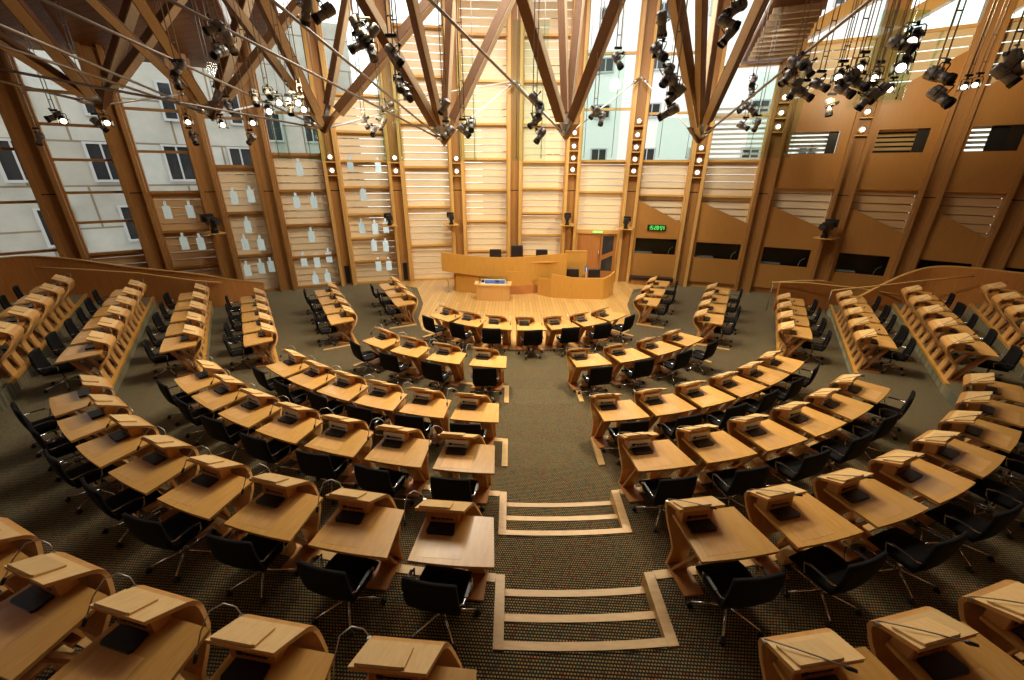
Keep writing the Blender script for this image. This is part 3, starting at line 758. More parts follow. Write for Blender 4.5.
flab = {'near roof left, large': ('large grey spotlight near the top left of centre', ['left of the pair', 'right of the pair']),
 'upper left group': ('grey spotlight in the group under the left roof', ['topmost', 'right one', 'lower middle one', 'upper one on the far-left pole', 'lowest on the far-left pole']),
 'far left window': ('small spotlight before the far-left windows', ['left of the twin lamps', 'glowing right twin', 'lowest at left', 'below the leftmost node', 'glowing below the leftmost node']),
 'left window': ('small spotlight before the third and fourth windows', ['glowing upper left', 'lower left', 'glowing below second node', 'lowest on the right', 'glowing upper right', 'unlit topmost']),
 'left rig': ('spotlight in the cluster left of the third node', ['leftmost', 'second from left', 'first glowing', 'unlit between two glowing lamps', 'glowing upper right', 'glowing rightmost', 'glowing lowest']),
 'centre left stack': ('grey spotlight in the hanging stack between third and fourth trusses', ['topmost left', 'topmost right', 'second row left', 'second row right', 'single middle', 'second from bottom', 'bottom']),
 'centre left hanging': ('small spotlight right of the third node', ['leftmost', 'lowest', 'right lower', 'topmost']),
 'node two': ('spotlight by the fourth truss node', ['on the node', 'just below the node', 'right lower', 'right upper']),
 'stack left of middle truss': ('grey spotlight in the stack left of the middle node', ['topmost', 'second', 'third', 'lowest']),
 'right of middle truss': ('grey spotlight right of the middle truss', ['upper of the pair', 'lower of the pair', 'single high above the pair']),
 'column of large': ('large black spotlight in the column beside the rightmost truss', ['topmost', 'second', 'third', 'fourth', 'fifth', 'lowest']),
 'top right of centre': ('large grey spotlight above the rightmost truss', ['top', 'middle', 'bottom']),
 'small rig right': ('small spotlight before the glazed corner right of the rightmost truss', ['topmost', 'second', 'left of the middle pair', 'right of the middle pair', 'lowest left', 'lowest right']),
 'right rig left part': ('black spotlight in the left cluster over the right panels', ['topmost left', 'far-left', 'topmost right', 'lower left', 'bottom', 'right', 'single low one']),
 'right rig middle': ('spotlight in the middle cluster over the right panels', ['glowing leftmost', 'upper unlit', 'glowing topmost', 'centre unlit', 'lower left unlit', 'lowest', 'glowing rightmost', 'right unlit']),
 'right rig right part': ('spotlight in the right cluster over the right panels', ['topmost unlit', 'glowing upper', 'glowing lower', 'glowing behind', 'low unlit', 'lowest']),
 'far right': ('spotlight at the far right under the roof', ['brightest glowing', 'second glowing', 'large black left', 'large black right'])}
first = {0: True, 1: True}
aims = {'far left window': (-9, 9, 1), 'left window': (-4, 6, 0), 'left rig': (1, 8, 0)}
for key, L_ in FIX.items():
    base, who = flab[key]
    big = {'near roof left, large': .55, 'upper left group': .6, 'centre left stack': .72, 'top right of centre': .6, 'column of large': .75, 'right rig left part': .8, 'right rig middle': .8, 'right rig right part': .85, 'far right': .8}.get(key, .85)
    for (x, y, z, lit), w in zip(L_, who):
        e = sp[lit] if first[lit] else copy_tree(sp[lit]); first[lit] = False
        e.location = (x, y, z)
        aim = Vector((.3, 2.0, 3.0)) if lit else Vector((x+random.uniform(-5, 5), y-random.uniform(-3, 7), z-random.uniform(2, 5)))
        d = aim-Vector((x, y, z)); e.rotation_euler = (math.atan2(d.z, math.hypot(d.x, d.y)), 0, math.atan2(-d.x, d.y)); e.scale = (big,)*3
        tag(e, base+', '+w, 'spotlight', 'hanging stage spotlights')
# drop poles: the lamps hang from slim ladders of tube coming down from the roof
pn = 0
for key, L_ in FIX.items():
    byx = []
    for (x, y, z, lit) in L_:
        for b in byx:
            if abs(b[0]-x) < .28 and abs(b[1]-y) < .5: b[2] = min(b[2], z); b[3].append((x, z, y)); break
        else: byx.append([x, y, z, [(x, z, y)]])
    for j, b in enumerate(byx):
        e = empty('drop_pole', (b[0], b[1], b[2])); 
        nm = flab[key][0].replace('spotlight', 'lamp group').replace('small ', '').replace('large ', '').replace('grey ', '').replace('black ', '')
        tag(e, 'drop pole, '+nm+(', %s pole' % ['first', 'second', 'third', 'fourth', 'fifth', 'sixth', 'seventh', 'eighth'][j] if len(byx) > 1 else ''), 'pole', 'drop poles of the lamps')
        g = G()
        for s in (-.05, .05): g.tube([(s, 0, .22), (s, 0, min(12.2, ceil_z(b[0], b[1])-.1)-b[2])], .011, 6)
        for k in range(4): g.box(-.05, .05, -.006, .006, .5+k*.6, .52+k*.6)
        for (lx, lz, ly) in b[3]: g.tube([(0, 0, lz-b[2]+.2), (lx-b[0], ly-b[1], lz-b[2]+.2)], .014, 6)
        g.obj('pole_tubes', 'rod', e)
        g = G(); g.box(-.09, .09, -.03, .03, .22, .27); g.obj('pole_clamp', 'fixb', e)

# round wall lamps in the column niches
cnt = {}
NI = [(4, [5.75, 5.25], 'D'), (5, [5.75, 5.25], 'third window'), (6, [5.75, 5.25], 'fourth'), (8, [6.75, 6.25, 5.75, 5.25], ''), (9, [7.2, 6.75, 6.25, 5.75, 5.25], ''), (11, [6.75, 6.25, 5.75], ''), (12, [6.75, 6.2, 5.65], '')]
names = {4: 'on the bottle-window column left of the first slatted bay', 5: 'on the column between bottle-cut and slatted bays', 6: 'on the second slatted-bay column from the left', 8: 'on the centre column', 9: 'on the column left of the door', 10: 'on the column right of the door', 11: 'on the column above the digital clock', 12: 'on the corner column beside the right panels', 13: 'on the first column among the right panels'}
NI = [(5, [5.75, 5.2]), (6, [5.75, 5.2]), (7, [5.75, 5.2]), (9, [6.85, 6.3, 5.8, 5.3]), (10, [7.3, 6.75, 6.25, 5.75, 5.25]), (11, [6.2, 5.7, 5.2]), (12, [8.0, 7.45, 6.95]), (13, [7.95, 7.35, 6.75])]
nm2 = {5: 'the column right of the third-node window', 6: 'the column left of the first plain slatted bay', 7: 'the slatted-bay column left of the centre column', 9: 'the column left of the entrance door', 10: 'the column right of the entrance door', 11: 'the column right of the digital clock', 12: 'the corner column left of the right panels', 13: 'the first column between the right panels'}
for ci, zs in NI:
    for k, z in enumerate(zs):
        a = ANG[ci]; e = empty('niche_lamp', wp(a, -.2, z), -R(a)); e.scale = (.85, .85, .85)
        pos = 'topmost' if k == 0 else 'lowest' if k == len(zs)-1 else ['', 'second from top', 'third from top', 'fourth from top'][k]
        tag(e, 'round glowing lamp on '+nm2[ci]+', '+pos, 'wall lamp', 'round lamps in the column niches')
        g = G(); g.box(-.235, .235, -.14, .08, -.27, -.22); g.obj('niche_shelf', 'jamb', e)
        g = G(); g.tube([(0, .07, 0), (0, -.06, 0)], [.13, .15], 14, cap=False); g.obj('lamp_rim', 'fixb', e)
        g = G(); g.tube([(0, .02, 0), (0, -.03, 0)], .088, 14); g.obj('lamp_face', 'niche', e)

# television cameras on wall brackets
TC = [(-5.72, 19.6, 3.25, 'on the bottle-window column at left', 1.25), (-2.92, 20.1, 3.25, 'on the slatted-bay column left of centre', 1.25), (2.6, 20.15, 3.25, 'left of the entrance door', 1.25), (5.3, 19.7, 3.15, 'left of the digital clock', 1.25), (-11.9, 16.7, 3.4, 'on the left window column', 1.7), (12.7, 17.0, 3.3, 'on the right panel column', 1.7)]
for x, y, z, w, s in TC:
    d = Vector((.5, 8, 1))-Vector((x, y, z)); rz = math.atan2(-d.x, d.y)
    sh = empty('camera_shelf', (x, y, z-.32*s), rz); tag(sh, 'small oak bracket shelf '+w, 'shelf', 'camera shelves')
    g = G(); g.box(-.32, .32, -.8, .18, -.04, 0); g.obj('shelf_board', 'jamb', sh)
    e = empty('television_camera', (x, y, z-.32*s), rz); e.scale = (s,)*3
    tag(e, 'black television camera '+w, 'camera', 'television cameras')
    g = G(); g.tube([(0, 0, 0), (0, 0, .14)], [.09, .05], 10); g.box(-.05, .05, -.05, .05, .12, .18); g.obj('pan_head', 'fixb', e)
    g = G(); g.box(-.08, .08, -.2, .12, .18, .36); g.box(-.13, .13, -.28, -.2, .24, .42); g.obj('camera_body', 'rubber', e)
    g = G(); g.tube([(0, .12, .27), (0, .16, .27), (0, .32, .27)], [.05, .07, .075], 12); g.obj('lens_barrel', 'fixb', e)
    g = G(); g.tube([(0, .318, .27), (0, .325, .27)], .062, 12); g.obj('lens_glass', 'lens', e)

# digital clock
a = 13.95; e = empty('digital_clock', wp(a, -.24, 2.62), -R(a)); tag(e, 'black digital clock with green digits above the first booth window', 'clock')
g = G(); g.box(-.42, .42, -.02, .03, 0, .26); g.obj('clock_case', 'rubber', e)
SEG = {'0': 'abcdef', '1': 'bc', '2': 'abged', '3': 'abgcd', '4': 'fgbc', '5': 'afgcd', '6': 'afgedc', '7': 'abc', '8': 'abcdefg', '9': 'abcdfg'}
g = G(); x = -.36
for ch in '15:28:54':
    if ch == ':':
        g.box(x-.005, x+.012, -.026, -.02, .08, .10); g.box(x-.005, x+.012, -.026, -.02, .15, .17); x += .045; continue
    w, h, z = .075, .17, .045; t = .014
    S = {'a': (0, w, h-t, h), 'd': (0, w, 0, t), 'g': (0, w, h/2-t/2, h/2+t/2), 'f': (0, t, h/2, h), 'b': (w-t, w, h/2, h), 'e': (0, t, 0, h/2), 'c': (w-t, w, 0, h/2)}
    for c in SEG[ch]: x0, x1, z0, z1 = S[c]; g.box(x+x0, x+x1, -.026, -.02, z+z0, z+z1)
    x += .108
g.obj('clock_digits', 'green', e)

# ------------------------------------------------------------------ member's desk
def make_desk(draped, lit_console=True):
    e = empty('members_desk')
    g = G(); n = 8; near = [(-.46+.92*i/n, -.018*sin(pi*i/n)) for i in range(n+1)]
    g.prism(near+[(.37, .655), (-.43, .655)], .695, .73); g.obj('desktop', 'desk', e)
    g = G(); g.prism([(-.36, .05), (.10, .055), (.085, .36), (-.33, .35)], .729, .7315); g.obj('desktop_patch', 'pale_patch', e)  # thin patch, slightly paler than the desktop around it
    # one bent board: lid sloping away from the sitter, rounded front, kinked front panel
    prof = [(.46, .975, -.50, .06), (.60, .905, -.485, .085), (.70, .855, -.475, .105), (.745, .825, -.47, .115), (.772, .790, -.465, .13), (.778, .745, -.46, .15),
            (.765, .70, -.455, .18), (.735, .62, -.45, .23), (.67, .53, -.45, .28), (.595, .45, -.45, .31), (.545, .38, -.45, .32), (.52, .33, -.45, .32)]
    g = G(); g.band(prof, .038); g.obj('bent_front_panel', 'band', e)
    g = G(); g.band([(.452, .996, -.50, .062), (.62, .912, -.483, .09), (.72, .862, -.473, .108)], .008); g.obj('lid_veneer', 'lid', e)
    g = G(); g.band([(.47, 1.006, -.455, -.10), (.66, .911, -.455, -.10)], .018); g.band([(.462, 1.012, -.455, -.12), (.48, 1.003, -.455, -.12)], .022); g.obj('reading_board', 'lid', e)
    for x0, x1 in ((-.45, -.21), (.06, .32)):
        g = G(); g.band([(.522, .345, x0, x1), (.518, .29, x0, x1), (.54, .15, x0, x1), (.575, .0, x0, x1)], .036); g.obj('leg', 'band', e)
        g = G(); g.hexa([(x0+.02, .46, .02), (x1-.03, .46, .02), (x1-.03, .495, .02), (x0+.02, .495, .02)], [(x0+.02, .10, .70), (x1-.03, .10, .70), (x1-.03, .135, .70), (x0+.02, .135, .70)]); g.obj('strut', 'foot', e)
        g = G(); g.box(x0-.01, x1-.01, .13, .56, 0, .028); g.obj('foot_board', 'foot', e)
    g = G(); g.box(-.14, .02, .30, .42, .0, .17); g.obj('cable_box', 'lid', e)
    g = G(); g.box(-.40, -.02, .52, .655, .73, .865); g.obj('console_case', 'band', e)
    g = G(); g.hexa([(-.395, .505, .745), (-.03, .505, .745), (-.03, .522, .745), (-.395, .522, .745)], [(-.395, .518, .88), (-.03, .518, .88), (-.03, .53, .88), (-.395, .53, .88)]); c = g.obj('voting_console', 'silver' if lit_console else 'foot', e)
    g = G()
    comb = [(-.34, .785), (-.29, .785), (-.29, .80)]
    for k in range(4): comb += [(-.26+k*.05, .80), (-.26+k*.05, .79), (-.235+k*.05, .79), (-.235+k*.05, .80)]
    comb += [(-.08, .80), (-.08, .812), (-.29, .812), (-.29, .825), (-.34, .825)]
    g.prism(comb, 0, .01); g.v = [(p[0], .512-p[2]*.6, p[1]) for p in g.v]; g.obj('console_buttons', 'rubber', c)
    g = G(); g.prism([(-.345, .345), (-.065, .345), (-.045, .37), (-.06, .50), (-.35, .50), (-.365, .37)], .73, .758); g.obj('speaker_pad', 'rubber', e)
    mic = empty('microphone'); mic.parent = e
    o = bpy.data.objects; 
    g = G(); g.box(-.495, -.465, .72, .75, .83, .86); b = g.obj('mic_base', 'steel', mic)
    if draped: pts = [(-.48, .74, .87), (-.50, .70, .93), (-.40, .60, .985), (-.28, .50, 1.02), (-.17, .41, 1.04)]
    else: pts = [(-.48, .74, .87), (-.52, .75, .93), (-.60, .73, .98), (-.66, .66, .98), (-.66, .55, .90), (-.64, .46, .80)]
    sm = []
    for i in range(len(pts)-1):
        for t in (0, .5): a = Vector(pts[i]); b2 = Vector(pts[i+1]); sm.append(tuple(a.lerp(b2, t)))
    sm.append(pts[-1])
    g = G(); g.tube(sm, .0055, 6, cap=True); g.obj('gooseneck', 'steel' if not draped else 'fix', mic)
    d = (Vector(pts[-1])-Vector(pts[-2])).normalized(); g = G(); g.tube([tuple(Vector(pts[-1])), tuple(Vector(pts[-1])+d*.02), tuple(Vector(pts[-1])+d*.07)], [.010, .016, .012], 8); g.obj('mic_head', 'rubber', mic)
    return e
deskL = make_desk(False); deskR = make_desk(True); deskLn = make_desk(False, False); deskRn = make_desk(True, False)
for d_ in (deskR, deskLn, deskRn): d_.name = 'members_desk'

def make_chair(cm='black', high=False):
    e = empty('swivel_chair'); e.scale = (1.14, 1.1, 1.0 if cm == 'black' else 1.05); hb = 1.12 if high else (.95 if cm == 'leather' else .91)
    # seat
    def pad(x0, x1, y0, y1, z0, z1, nx=6, ny=6, crown=.02, round_=.05, name='seat'):
        g = G(); top = []; bot = []
        for j in range(ny+1):
            for i in range(nx+1):
                u = i/nx*2-1; v = j/ny*2-1; x = x0+(x1-x0)*i/nx; y = y0+(y1-y0)*j/ny
                ed = max(abs(u), abs(v))
                k = 1-.5*round_*(u*u)*(v*v)
                X = (x0+x1)/2+(x-(x0+x1)/2)*k; Y = (y0+y1)/2+(y-(y0+y1)/2)*k
                dz = crown*(1-ed**4)
                if v > .5: dz -= .03*(v-.5)*2
                top.append((X, Y, z1+dz-crown)); bot.append((X, Y, z0))
        n = (nx+1)*(ny+1); fs = []
        for j in range(ny):
            for i in range(nx):
                a = j*(nx+1)+i; q = (a, a+1, a+nx+2, a+nx+1); fs.append(q); fs.append(tuple(n+t for t in q[::-1]))
        per = [i for i in range(nx+1)]+[j*(nx+1)+nx for j in range(1, ny+1)]+[ny*(nx+1)+i for i in range(nx-1, -1, -1)]+[j*(nx+1) for j in range(ny-1, 0, -1)]
        for t in range(len(per)): a, b = per[t], per[(t+1) % len(per)]; fs.append((a, n+a, n+b, b))
        g.add(top+bot, fs, True); return g.obj(name, cm, e)
    pad(-.235, .235, -.20, .25, .40, .475)
    # curved back shell
    g = G(); nx, nz = 8, 8; fr = []; bk = []
    for j in range(nz+1):
        for i in range(nx+1):
            u = i/nx*2-1; v = j/nz; wdt = .25*(1-.05*v*v); x = u*wdt; z = .46+(hb-.46)*v
            lean = -.205-.045*v-.015*sin(v*pi)+.025*u*u
            z -= .012*(abs(u)**6)*(1 if v > .9 else 0)
            fr.append((x, lean, z)); bk.append((x, lean-.035, z))
    n = (nx+1)*(nz+1); fs = []
    for j in range(nz):
        for i in range(nx):
            a = j*(nx+1)+i; q = (a, a+1, a+nx+2, a+nx+1); fs.append(q[::-1]); fs.append(tuple(n+t for t in q))
    per = [i for i in range(nx+1)]+[j*(nx+1)+nx for j in range(1, nz+1)]+[nz*(nx+1)+i for i in range(nx-1, -1, -1)]+[j*(nx+1) for j in range(nz-1, 0, -1)]
    for t in range(len(per)): a, b = per[t], per[(t+1) % len(per)]; fs.append((a, b, n+b, n+a))
    g.add(fr+bk, fs, True); g.obj('backrest', cm, e)
    for s in (-1, 1):
        g = G(); g.tube([(s*.20, .02, .42), (s*.265, .03, .44), (s*.28, .05, .48), (s*.28, .07, .58), (s*.28, -.02, .60), (s*.28, -.20, .60), (s*.235, -.225, .60)], .009, 6); arm = g.obj('armrest', 'chrome', e)
        g = G(); g.box(s*.285-.014, s*.285+.014, -.14, .03, .606, .614); g.obj('arm_pad', 'rubber', arm)
    g = G(); g.tube([(0, 0, .10), (0, 0, .22), (0, 0, .225), (0, 0, .38)], [.03, .03, .018, .018], 8); g.box(-.09, .09, -.10, .10, .375, .402); g.obj('gas_column', 'chrome', e)
    g = G()
    for k in range(5):
        t = 2*pi*k/5+.3; g.tube([(0, 0, .115), (.13*cos(t), .13*sin(t), .10), (.33*cos(t), .33*sin(t), .07)], [.018, .012, .009], 6)
    b = g.obj('star_base', 'chrome', e)
    for k in range(5):
        t = 2*pi*k/5+.3; x, y = .33*cos(t), .33*sin(t); g = G(); g.tube([(x-.022*sin(t), y+.022*cos(t), .030), (x+.022*sin(t), y-.022*cos(t), .030)], .030, 8)
        g.tube([(x, y, .05), (x, y, .08)], .012, 6); g.obj('caster', 'rubber', b)
    return e
chair = make_chair('black'); hall_chair = make_chair('leather'); high_chair = make_chair('leather', True)
hall_chair.name = 'bench_chair'; high_chair.name = 'high_back_chair'
index_children()
ORD = ['', 'first', 'second', 'third', 'fourth', 'fifth', 'sixth', 'seventh', 'eighth', 'ninth']
used = {}
def use(proto):
    if proto.name not in used: used[proto.name] = 1; return proto
    return copy_tree(proto)
def heading(fw): return math.atan2(-fw.x, fw.y)
def put(px, py, z, fw, proto, lab_d, lab_c, grp_d, grp_c, chw=-.08, jit=10, with_chair=True, sc=1.0):
    d = use(proto); d.location = (px, py, z); d.rotation_euler = (0, 0, heading(fw)); tag(d, lab_d, 'desk', grp_d); d.scale = (sc, 1+(sc-1)*.5, 1+(sc-1)*.5)
    if not with_chair: return
    c = use(chair); f = fw.normalized(); tn = Vector((f.y, -f.x)); sh = random.uniform(-.07, .03)
    q = Vector((px, py))+f*(chw+random.uniform(-.07, .05))+tn*(sh-.04)
    c.location = (q.x, q.y, z); c.rotation_euler = (0, 0, heading(fw)+R(random.uniform(-jit, jit))); tag(c, lab_c, 'chair', grp_c)
rown = {1: 'front', 2: 'second', 3: 'third', 4: 'fourth', 5: 'fifth', 6: 'rear'}
for row, angs in CEN.items():
    nl = nr = 0
    for k, adeg in enumerate(angs):
        x, y = arc_pt(RN[row], adeg); fw = Vector((CX-x, CY-y)).normalized()
        if row == 1:
            who = ['leftmost', 'second from left', 'third from left', 'middle one', 'third from right', 'second from right', 'rightmost'][k]
            ld = 'pale wooden desk on the stage boards, %s of the front row of seven' % who
            lc = 'black swivel chair at the front row of seven desks, %s' % who
        else:
            if adeg < 3: nl += 1; s, o_ = 'left', ORD[nl]
            else: nr += 1; s, o_ = 'right', ORD[nr]
            ld = 'wooden desk, %s to the %s of the central aisle, %s curved row' % (o_, s, rown[row])
            lc = 'black chair, %s to the %s of the central aisle, %s curved row' % (o_, s, rown[row])
        left = adeg < 3
        jit = 12 if row < 3 else 6
        put(x, y, H[row]+.022*(row == 1), fw, (deskLn if left else deskRn) if row > 4 else (deskL if left or row == 1 else deskR), ld, lc, 'desks of the %s curved row' % rown[row], 'chairs of the %s curved row' % rown[row], chw=-.15 if row < 3 else (-.04 if left else -.12), jit=jit, with_chair=not (row == 6))
for (row, side), _ in SIDE.items():
    p0, d, stp, fw, n = sideinfo((row, side)); s = 'left' if side == 'L' else 'right'
    for k in range(n):
        p = p0+d*stp*k; z = H[row]
        o_ = 'nearest' if k == 0 else 'farthest' if k == n-1 else ORD[k+1]+' nearest'
        ld = 'wooden desk, %s, straight %s side block of the %s row' % (o_, s, rown[row])
        lc = 'black chair, %s, straight %s side block of the %s row' % (o_, s, rown[row])
        put(p.x, p.y, z, fw, (deskLn if side == 'L' else deskRn), ld, lc, 'desks of the %s side blocks' % s, 'chairs of the %s side blocks' % s, jit=6, sc=max(1, min(1.13, stp/1.07)))

# flat oak bars closing the inner ends of the front blocks
for (row, side) in ((1, 'L'), (2, 'L'), (1, 'R'), (2, 'R')):
    p0, d, stp, fw, n = sideinfo((row, side)); a = p0-d*.56-fw*.35; b = p0-d*.56+fw*.62
    g = G(); g.beam((a.x, a.y, H[row]+.012), (b.x, b.y, H[row]+.012), .10, .024); st(g.obj('trim_bar', 'strip'))
for adeg in (CEN[2][3]-4.8, CEN[2][7]+4.8, CEN[1][0]-6.9, CEN[1][6]+6.9):
    rr = 7.2 if adeg in (CEN[2][3]-4.8, CEN[2][7]+4.8) else 4.5; zz = .012+(H[2] if rr > 7 else .0)
    a = arc_pt(rr+.35, adeg); b = arc_pt(rr-.5, adeg); g = G(); g.beam((*a, zz), (*b, zz), .10, .024 if rr > 7 else .06); st(g.obj('trim_bar', 'strip'))
# ------------------------------------------------------------------ presiding bench
def curved_wall(pts, z0, z1, t, mat, name, parent):
    g = G(); rings = []
    n = len(pts)
    for i, p in enumerate(pts):
        a = Vector(pts[max(i-1, 0)][:2]); b = Vector(pts[min(i+1, n-1)][:2]); d = (b-a).normalized(); nr = Vector((-d.y, d.x))*t
        zz0 = p[2] if len(p) > 2 else z0; zz1 = p[3] if len(p) > 3 else z1
        rings.append([(p[0], p[1], zz0), (p[0]+nr.x, p[1]+nr.y, zz0), (p[0]+nr.x, p[1]+nr.y, zz1), (p[0], p[1], zz1)])
    g.loft(rings); return g.obj(name, mat, parent)
e = empty('presiding_bench', (0, 0, .022)); tag(e, 'long curved oak presiding bench on the stage before the slatted wall', 'bench')
n = 14
fas = []
for i in range(n+1):
    t = i/n; x = -3.2+5.65*t; y = 18.35-.42*sin(pi*min(1, t*1.15)) ; fas.append((x, y, .98-.36*min(1, t*1.3), 1.82-.16*sin(pi*t*.9)+.03*t))
curved_wall(fas, 0, 0, .06, 'podium', 'upper_fascia', e)
low = []
for i in range(n+1):
    t = i/n; x = -2.6+3.9*t; y = 18.45-.52*sin(pi*t*.9); low.append((x, y, 0, 1.05))
curved_wall(low, 0, 0, .06, 'podium', 'lower_front', e)
pl = [(x, y-.02, 0, .42) for x, y, _, _ in low[4:]]
curved_wall(pl, 0, 0, .02, 'plinth', 'plinth', e)
g = G(); g.prism([(-3.15, 18.42), (-1.5, 18.1), (0, 18.02), (1.5, 18.2), (2.4, 18.42), (2.35, 18.95), (0, 18.8), (-3.1, 19.0)], 1.40, 1.44); g.obj('bench_top', 'desk', e)
g = G(); g.prism([(-2.7, 18.6), (2.3, 18.6), (2.3, 20.3), (-2.7, 20.3)], 0, .80); g.obj('dais_floor', 'plinth', e)
g = G(); g.tube([(-2.95, 18.35, 0), (-2.95, 18.35, .97)], .016, 8); g.box(-3.05, -2.85, 18.25, 18.45, 0, .03); g.obj('steel_leg', 'steel', e)
sd = empty('clerks_desk', (0, 0, .022)); tag(sd, 'low angled oak clerks desk at the right end of the presiding bench', 'desk')
curved_wall([(1.15, 17.95, 0, .78), (1.65, 17.55, 0, .80), (1.72, 17.5, 0, 1.06), (2.6, 17.32, 0, .95), (3.95, 17.25, 0, .93)], 0, 0, .06, 'podium', 'desk_front', sd)
curved_wall([(3.95, 17.25, 0, .93), (4.3, 17.6, 0, .98), (4.62, 18.15, 0, 1.05)], 0, 0, .06, 'podium', 'desk_side', sd)
curved_wall([(1.2, 17.97, 0, .12), (1.7, 17.56, 0, .12), (2.6, 17.38, 0, .12), (3.98, 17.30, 0, .12)], 0, 0, -.02, 'plinth', 'desk_plinth', sd)
g = G(); g.prism([(1.7, 17.6), (3.9, 17.35), (4.5, 18.1), (3.9, 18.0), (1.8, 18.05)], .74, .78); g.obj('desk_top', 'desk', sd)
sc_ = empty('oak_screen', (2.95, 19.0, .022)); tag(sc_, 'plain oak screen panel between the presiding bench and the door', 'screen')
g = G(); g.box(-.5, .5, -.03, .03, 0, 1.78); g.obj('screen_panel', 'podium', sc_)
g = G(); g.box(-.5, .5, -.05, .05, 1.78, 1.81); g.obj('screen_cap', 'jamb', sc_)
def setchair(proto, x, y, z, rz, lab, grp):
    c = use(proto); c.location = (x, y, z); c.rotation_euler = (0, 0, rz); tag(c, lab, 'chair', grp)
setchair(hall_chair, -.80, 19.1, .825, pi, 'dark leather chair behind the presiding bench, left of the high-backed one', 'presiding bench chairs')
setchair(high_chair, .22, 19.25, .825, pi, 'high-backed dark leather chair in the middle of the presiding bench', 'presiding bench chairs')
setchair(hall_chair, 1.38, 19.1, .825, pi, 'dark leather chair behind the presiding bench, right of the high-backed one', 'presiding bench chairs')
setchair(hall_chair, 2.75, 18.25, .022+.08, pi-.1, 'dark chair at the clerks desk, left one before the oak screen', 'clerks desk chairs')
setchair(hall_chair, 3.78, 18.25, .022+.08, pi+.1, 'dark chair at the clerks desk, right one before the door', 'clerks desk chairs')
cp = empty('desk_monitor', (4.1, 17.72, .80)); tag(cp, 'small black device lying on the right corner of the clerks desk', 'device')
g = G(); g.box(-.16, .16, -.1, .1, 0, .03); g.obj('device_body', 'rubber', cp); g = G(); g.box(-.12, .1, -.07, .07, .03, .034); g.obj('device_screen', 'lens', cp)
bt = empty('desk_stand', (3.28, 17.9, .80)); tag(bt, 'slim silver stand with papers between the clerks desk chairs', 'stand')
g = G(); g.tube([(0, 0, 0), (0, 0, .5)], .02, 8); g.tube([(0, 0, 0), (0, 0, .02)], .09, 12); g.obj('stand_pole', 'silver', bt); g = G(); g.box(-.07, .07, -.01, .01, .3, .55); g.obj('stand_card', 'blue', bt)

# lectern / mace table
e = empty('mace_table', (-.82, 17.1, .022)); tag(e, 'pale wooden table with a glass-covered blue display before the presiding bench', 'table')
g = G(); body = [(-.72, -.02), (-.45, -.13), (0, -.18), (.45, -.2), (.68, -.12), (.72, .35), (-.72, .4)]
g.prism(body, 0, .66); g.obj('table_body', 'lect', e)
g = G(); g.prism([(x*1.12, y*1.2-.01) for x, y in body], .66, .72); g.obj('table_top', 'lid', e)
g = G(); g.hexa([(-.52, 0, .722), (.52, -.03, .722), (.52, .25, .722), (-.52, .28, .722)], [(-.52, .03, .76), (.52, 0, .76), (.52, .25, .84), (-.52, .28, .84)]); tr = g.obj('display_tray', 'paper', e)
g = G(); g.hexa([(-.36, -.003, .724), (.5, -.033, .724), (.5, .0, .724), (-.36, .03, .724)], [(-.36, .03, .79), (.5, 0, .79), (.5, .19, .837), (-.36, .22, .837)]); g.obj('blue_display', 'blue', e)
g = G(); g.box(-.5, -.38, .02, .2, .77, .85); g.box(.1, .25, .01, .1, .79, .84); g.obj('display_object', 'rubber', e)
g = G()
for a_ in ((-.6, -.6, -.05, .33), (.6, .6, -.08, .3)): g.box(a_[0]-.005, a_[0]+.005, a_[2], a_[3], .72, .98)
g.box(-.6, .6, .325, .333, .72, .98); g.obj('glass_cover', 'green_glass', e)

# ------------------------------------------------------------------ curved balustrades at the ends of the side blocks
def balustrade(pts, label, zb=0):
    e = empty('balustrade'); tag(e, label, 'balustrade')
    # smooth the plan
    P = []
    for i in range(len(pts)-1):
        for k in range(6):
            t = k/6; p0 = pts[max(i-1, 0)]; p1 = pts[i]; p2 = pts[i+1]; p3 = pts[min(i+2, len(pts)-1)]
            P.append(tuple(.5*((2*p1[j])+(-p0[j]+p2[j])*t+(2*p0[j]-5*p1[j]+4*p2[j]-p3[j])*t*t+(-p0[j]+3*p1[j]-3*p2[j]+p3[j])*t**3) for j in range(3)))
    P.append(tuple(pts[-1]))
    o = curved_wall([(x, y, zb, z) for x, y, z in P], 0, 0, .08, 'balus', 'panel_wall', e)
    curved_wall([(x, y, z, z+.035) for x, y, z in P], 0, 0, .11, 'jamb', 'capping', e)
    return e
bl = balustrade([(-11.15, 17.75, .55), (-11.7, 16.5, 1.02), (-12.4, 15.85, 1.38), (-14.3, 15.1, 1.82), (-15.6, 14.55, 2.2), (-16.6, 14.05, 2.4), (-17.2, 13.4, 2.42), (-17.7, 12.6, 2.42)], 'polished oak balustrade wall behind the left side blocks')
def handrail(pts, label, posts):
    e = empty('handrail', pts[0]); tag(e, label, 'handrail', 'oak handrails'); o = Vector(pts[0])
    g = G(); g.tube([tuple(Vector(p)-o) for p in pts], .028, 8); g.obj('rail', 'jamb', e)
    for p, q in posts: g = G(); g.tube([tuple(Vector(p)-o), tuple(Vector(q)-o)], .014, 6); g.obj('bracket', 'rod', e)
    return e
handrail([(-16.0, 13.55, 2.12), (-15.2, 14.1, 1.95), (-13.9, 14.95, 1.62), (-12.4, 15.55, 1.20), (-11.75, 16.1, .98)], 'oak handrail along the left balustrade wall', [((-13.9, 14.95, 1.62), (-14.0, 15.15, 1.55)), ((-12.4, 15.55, 1.2), (-12.5, 15.75, 1.15))])
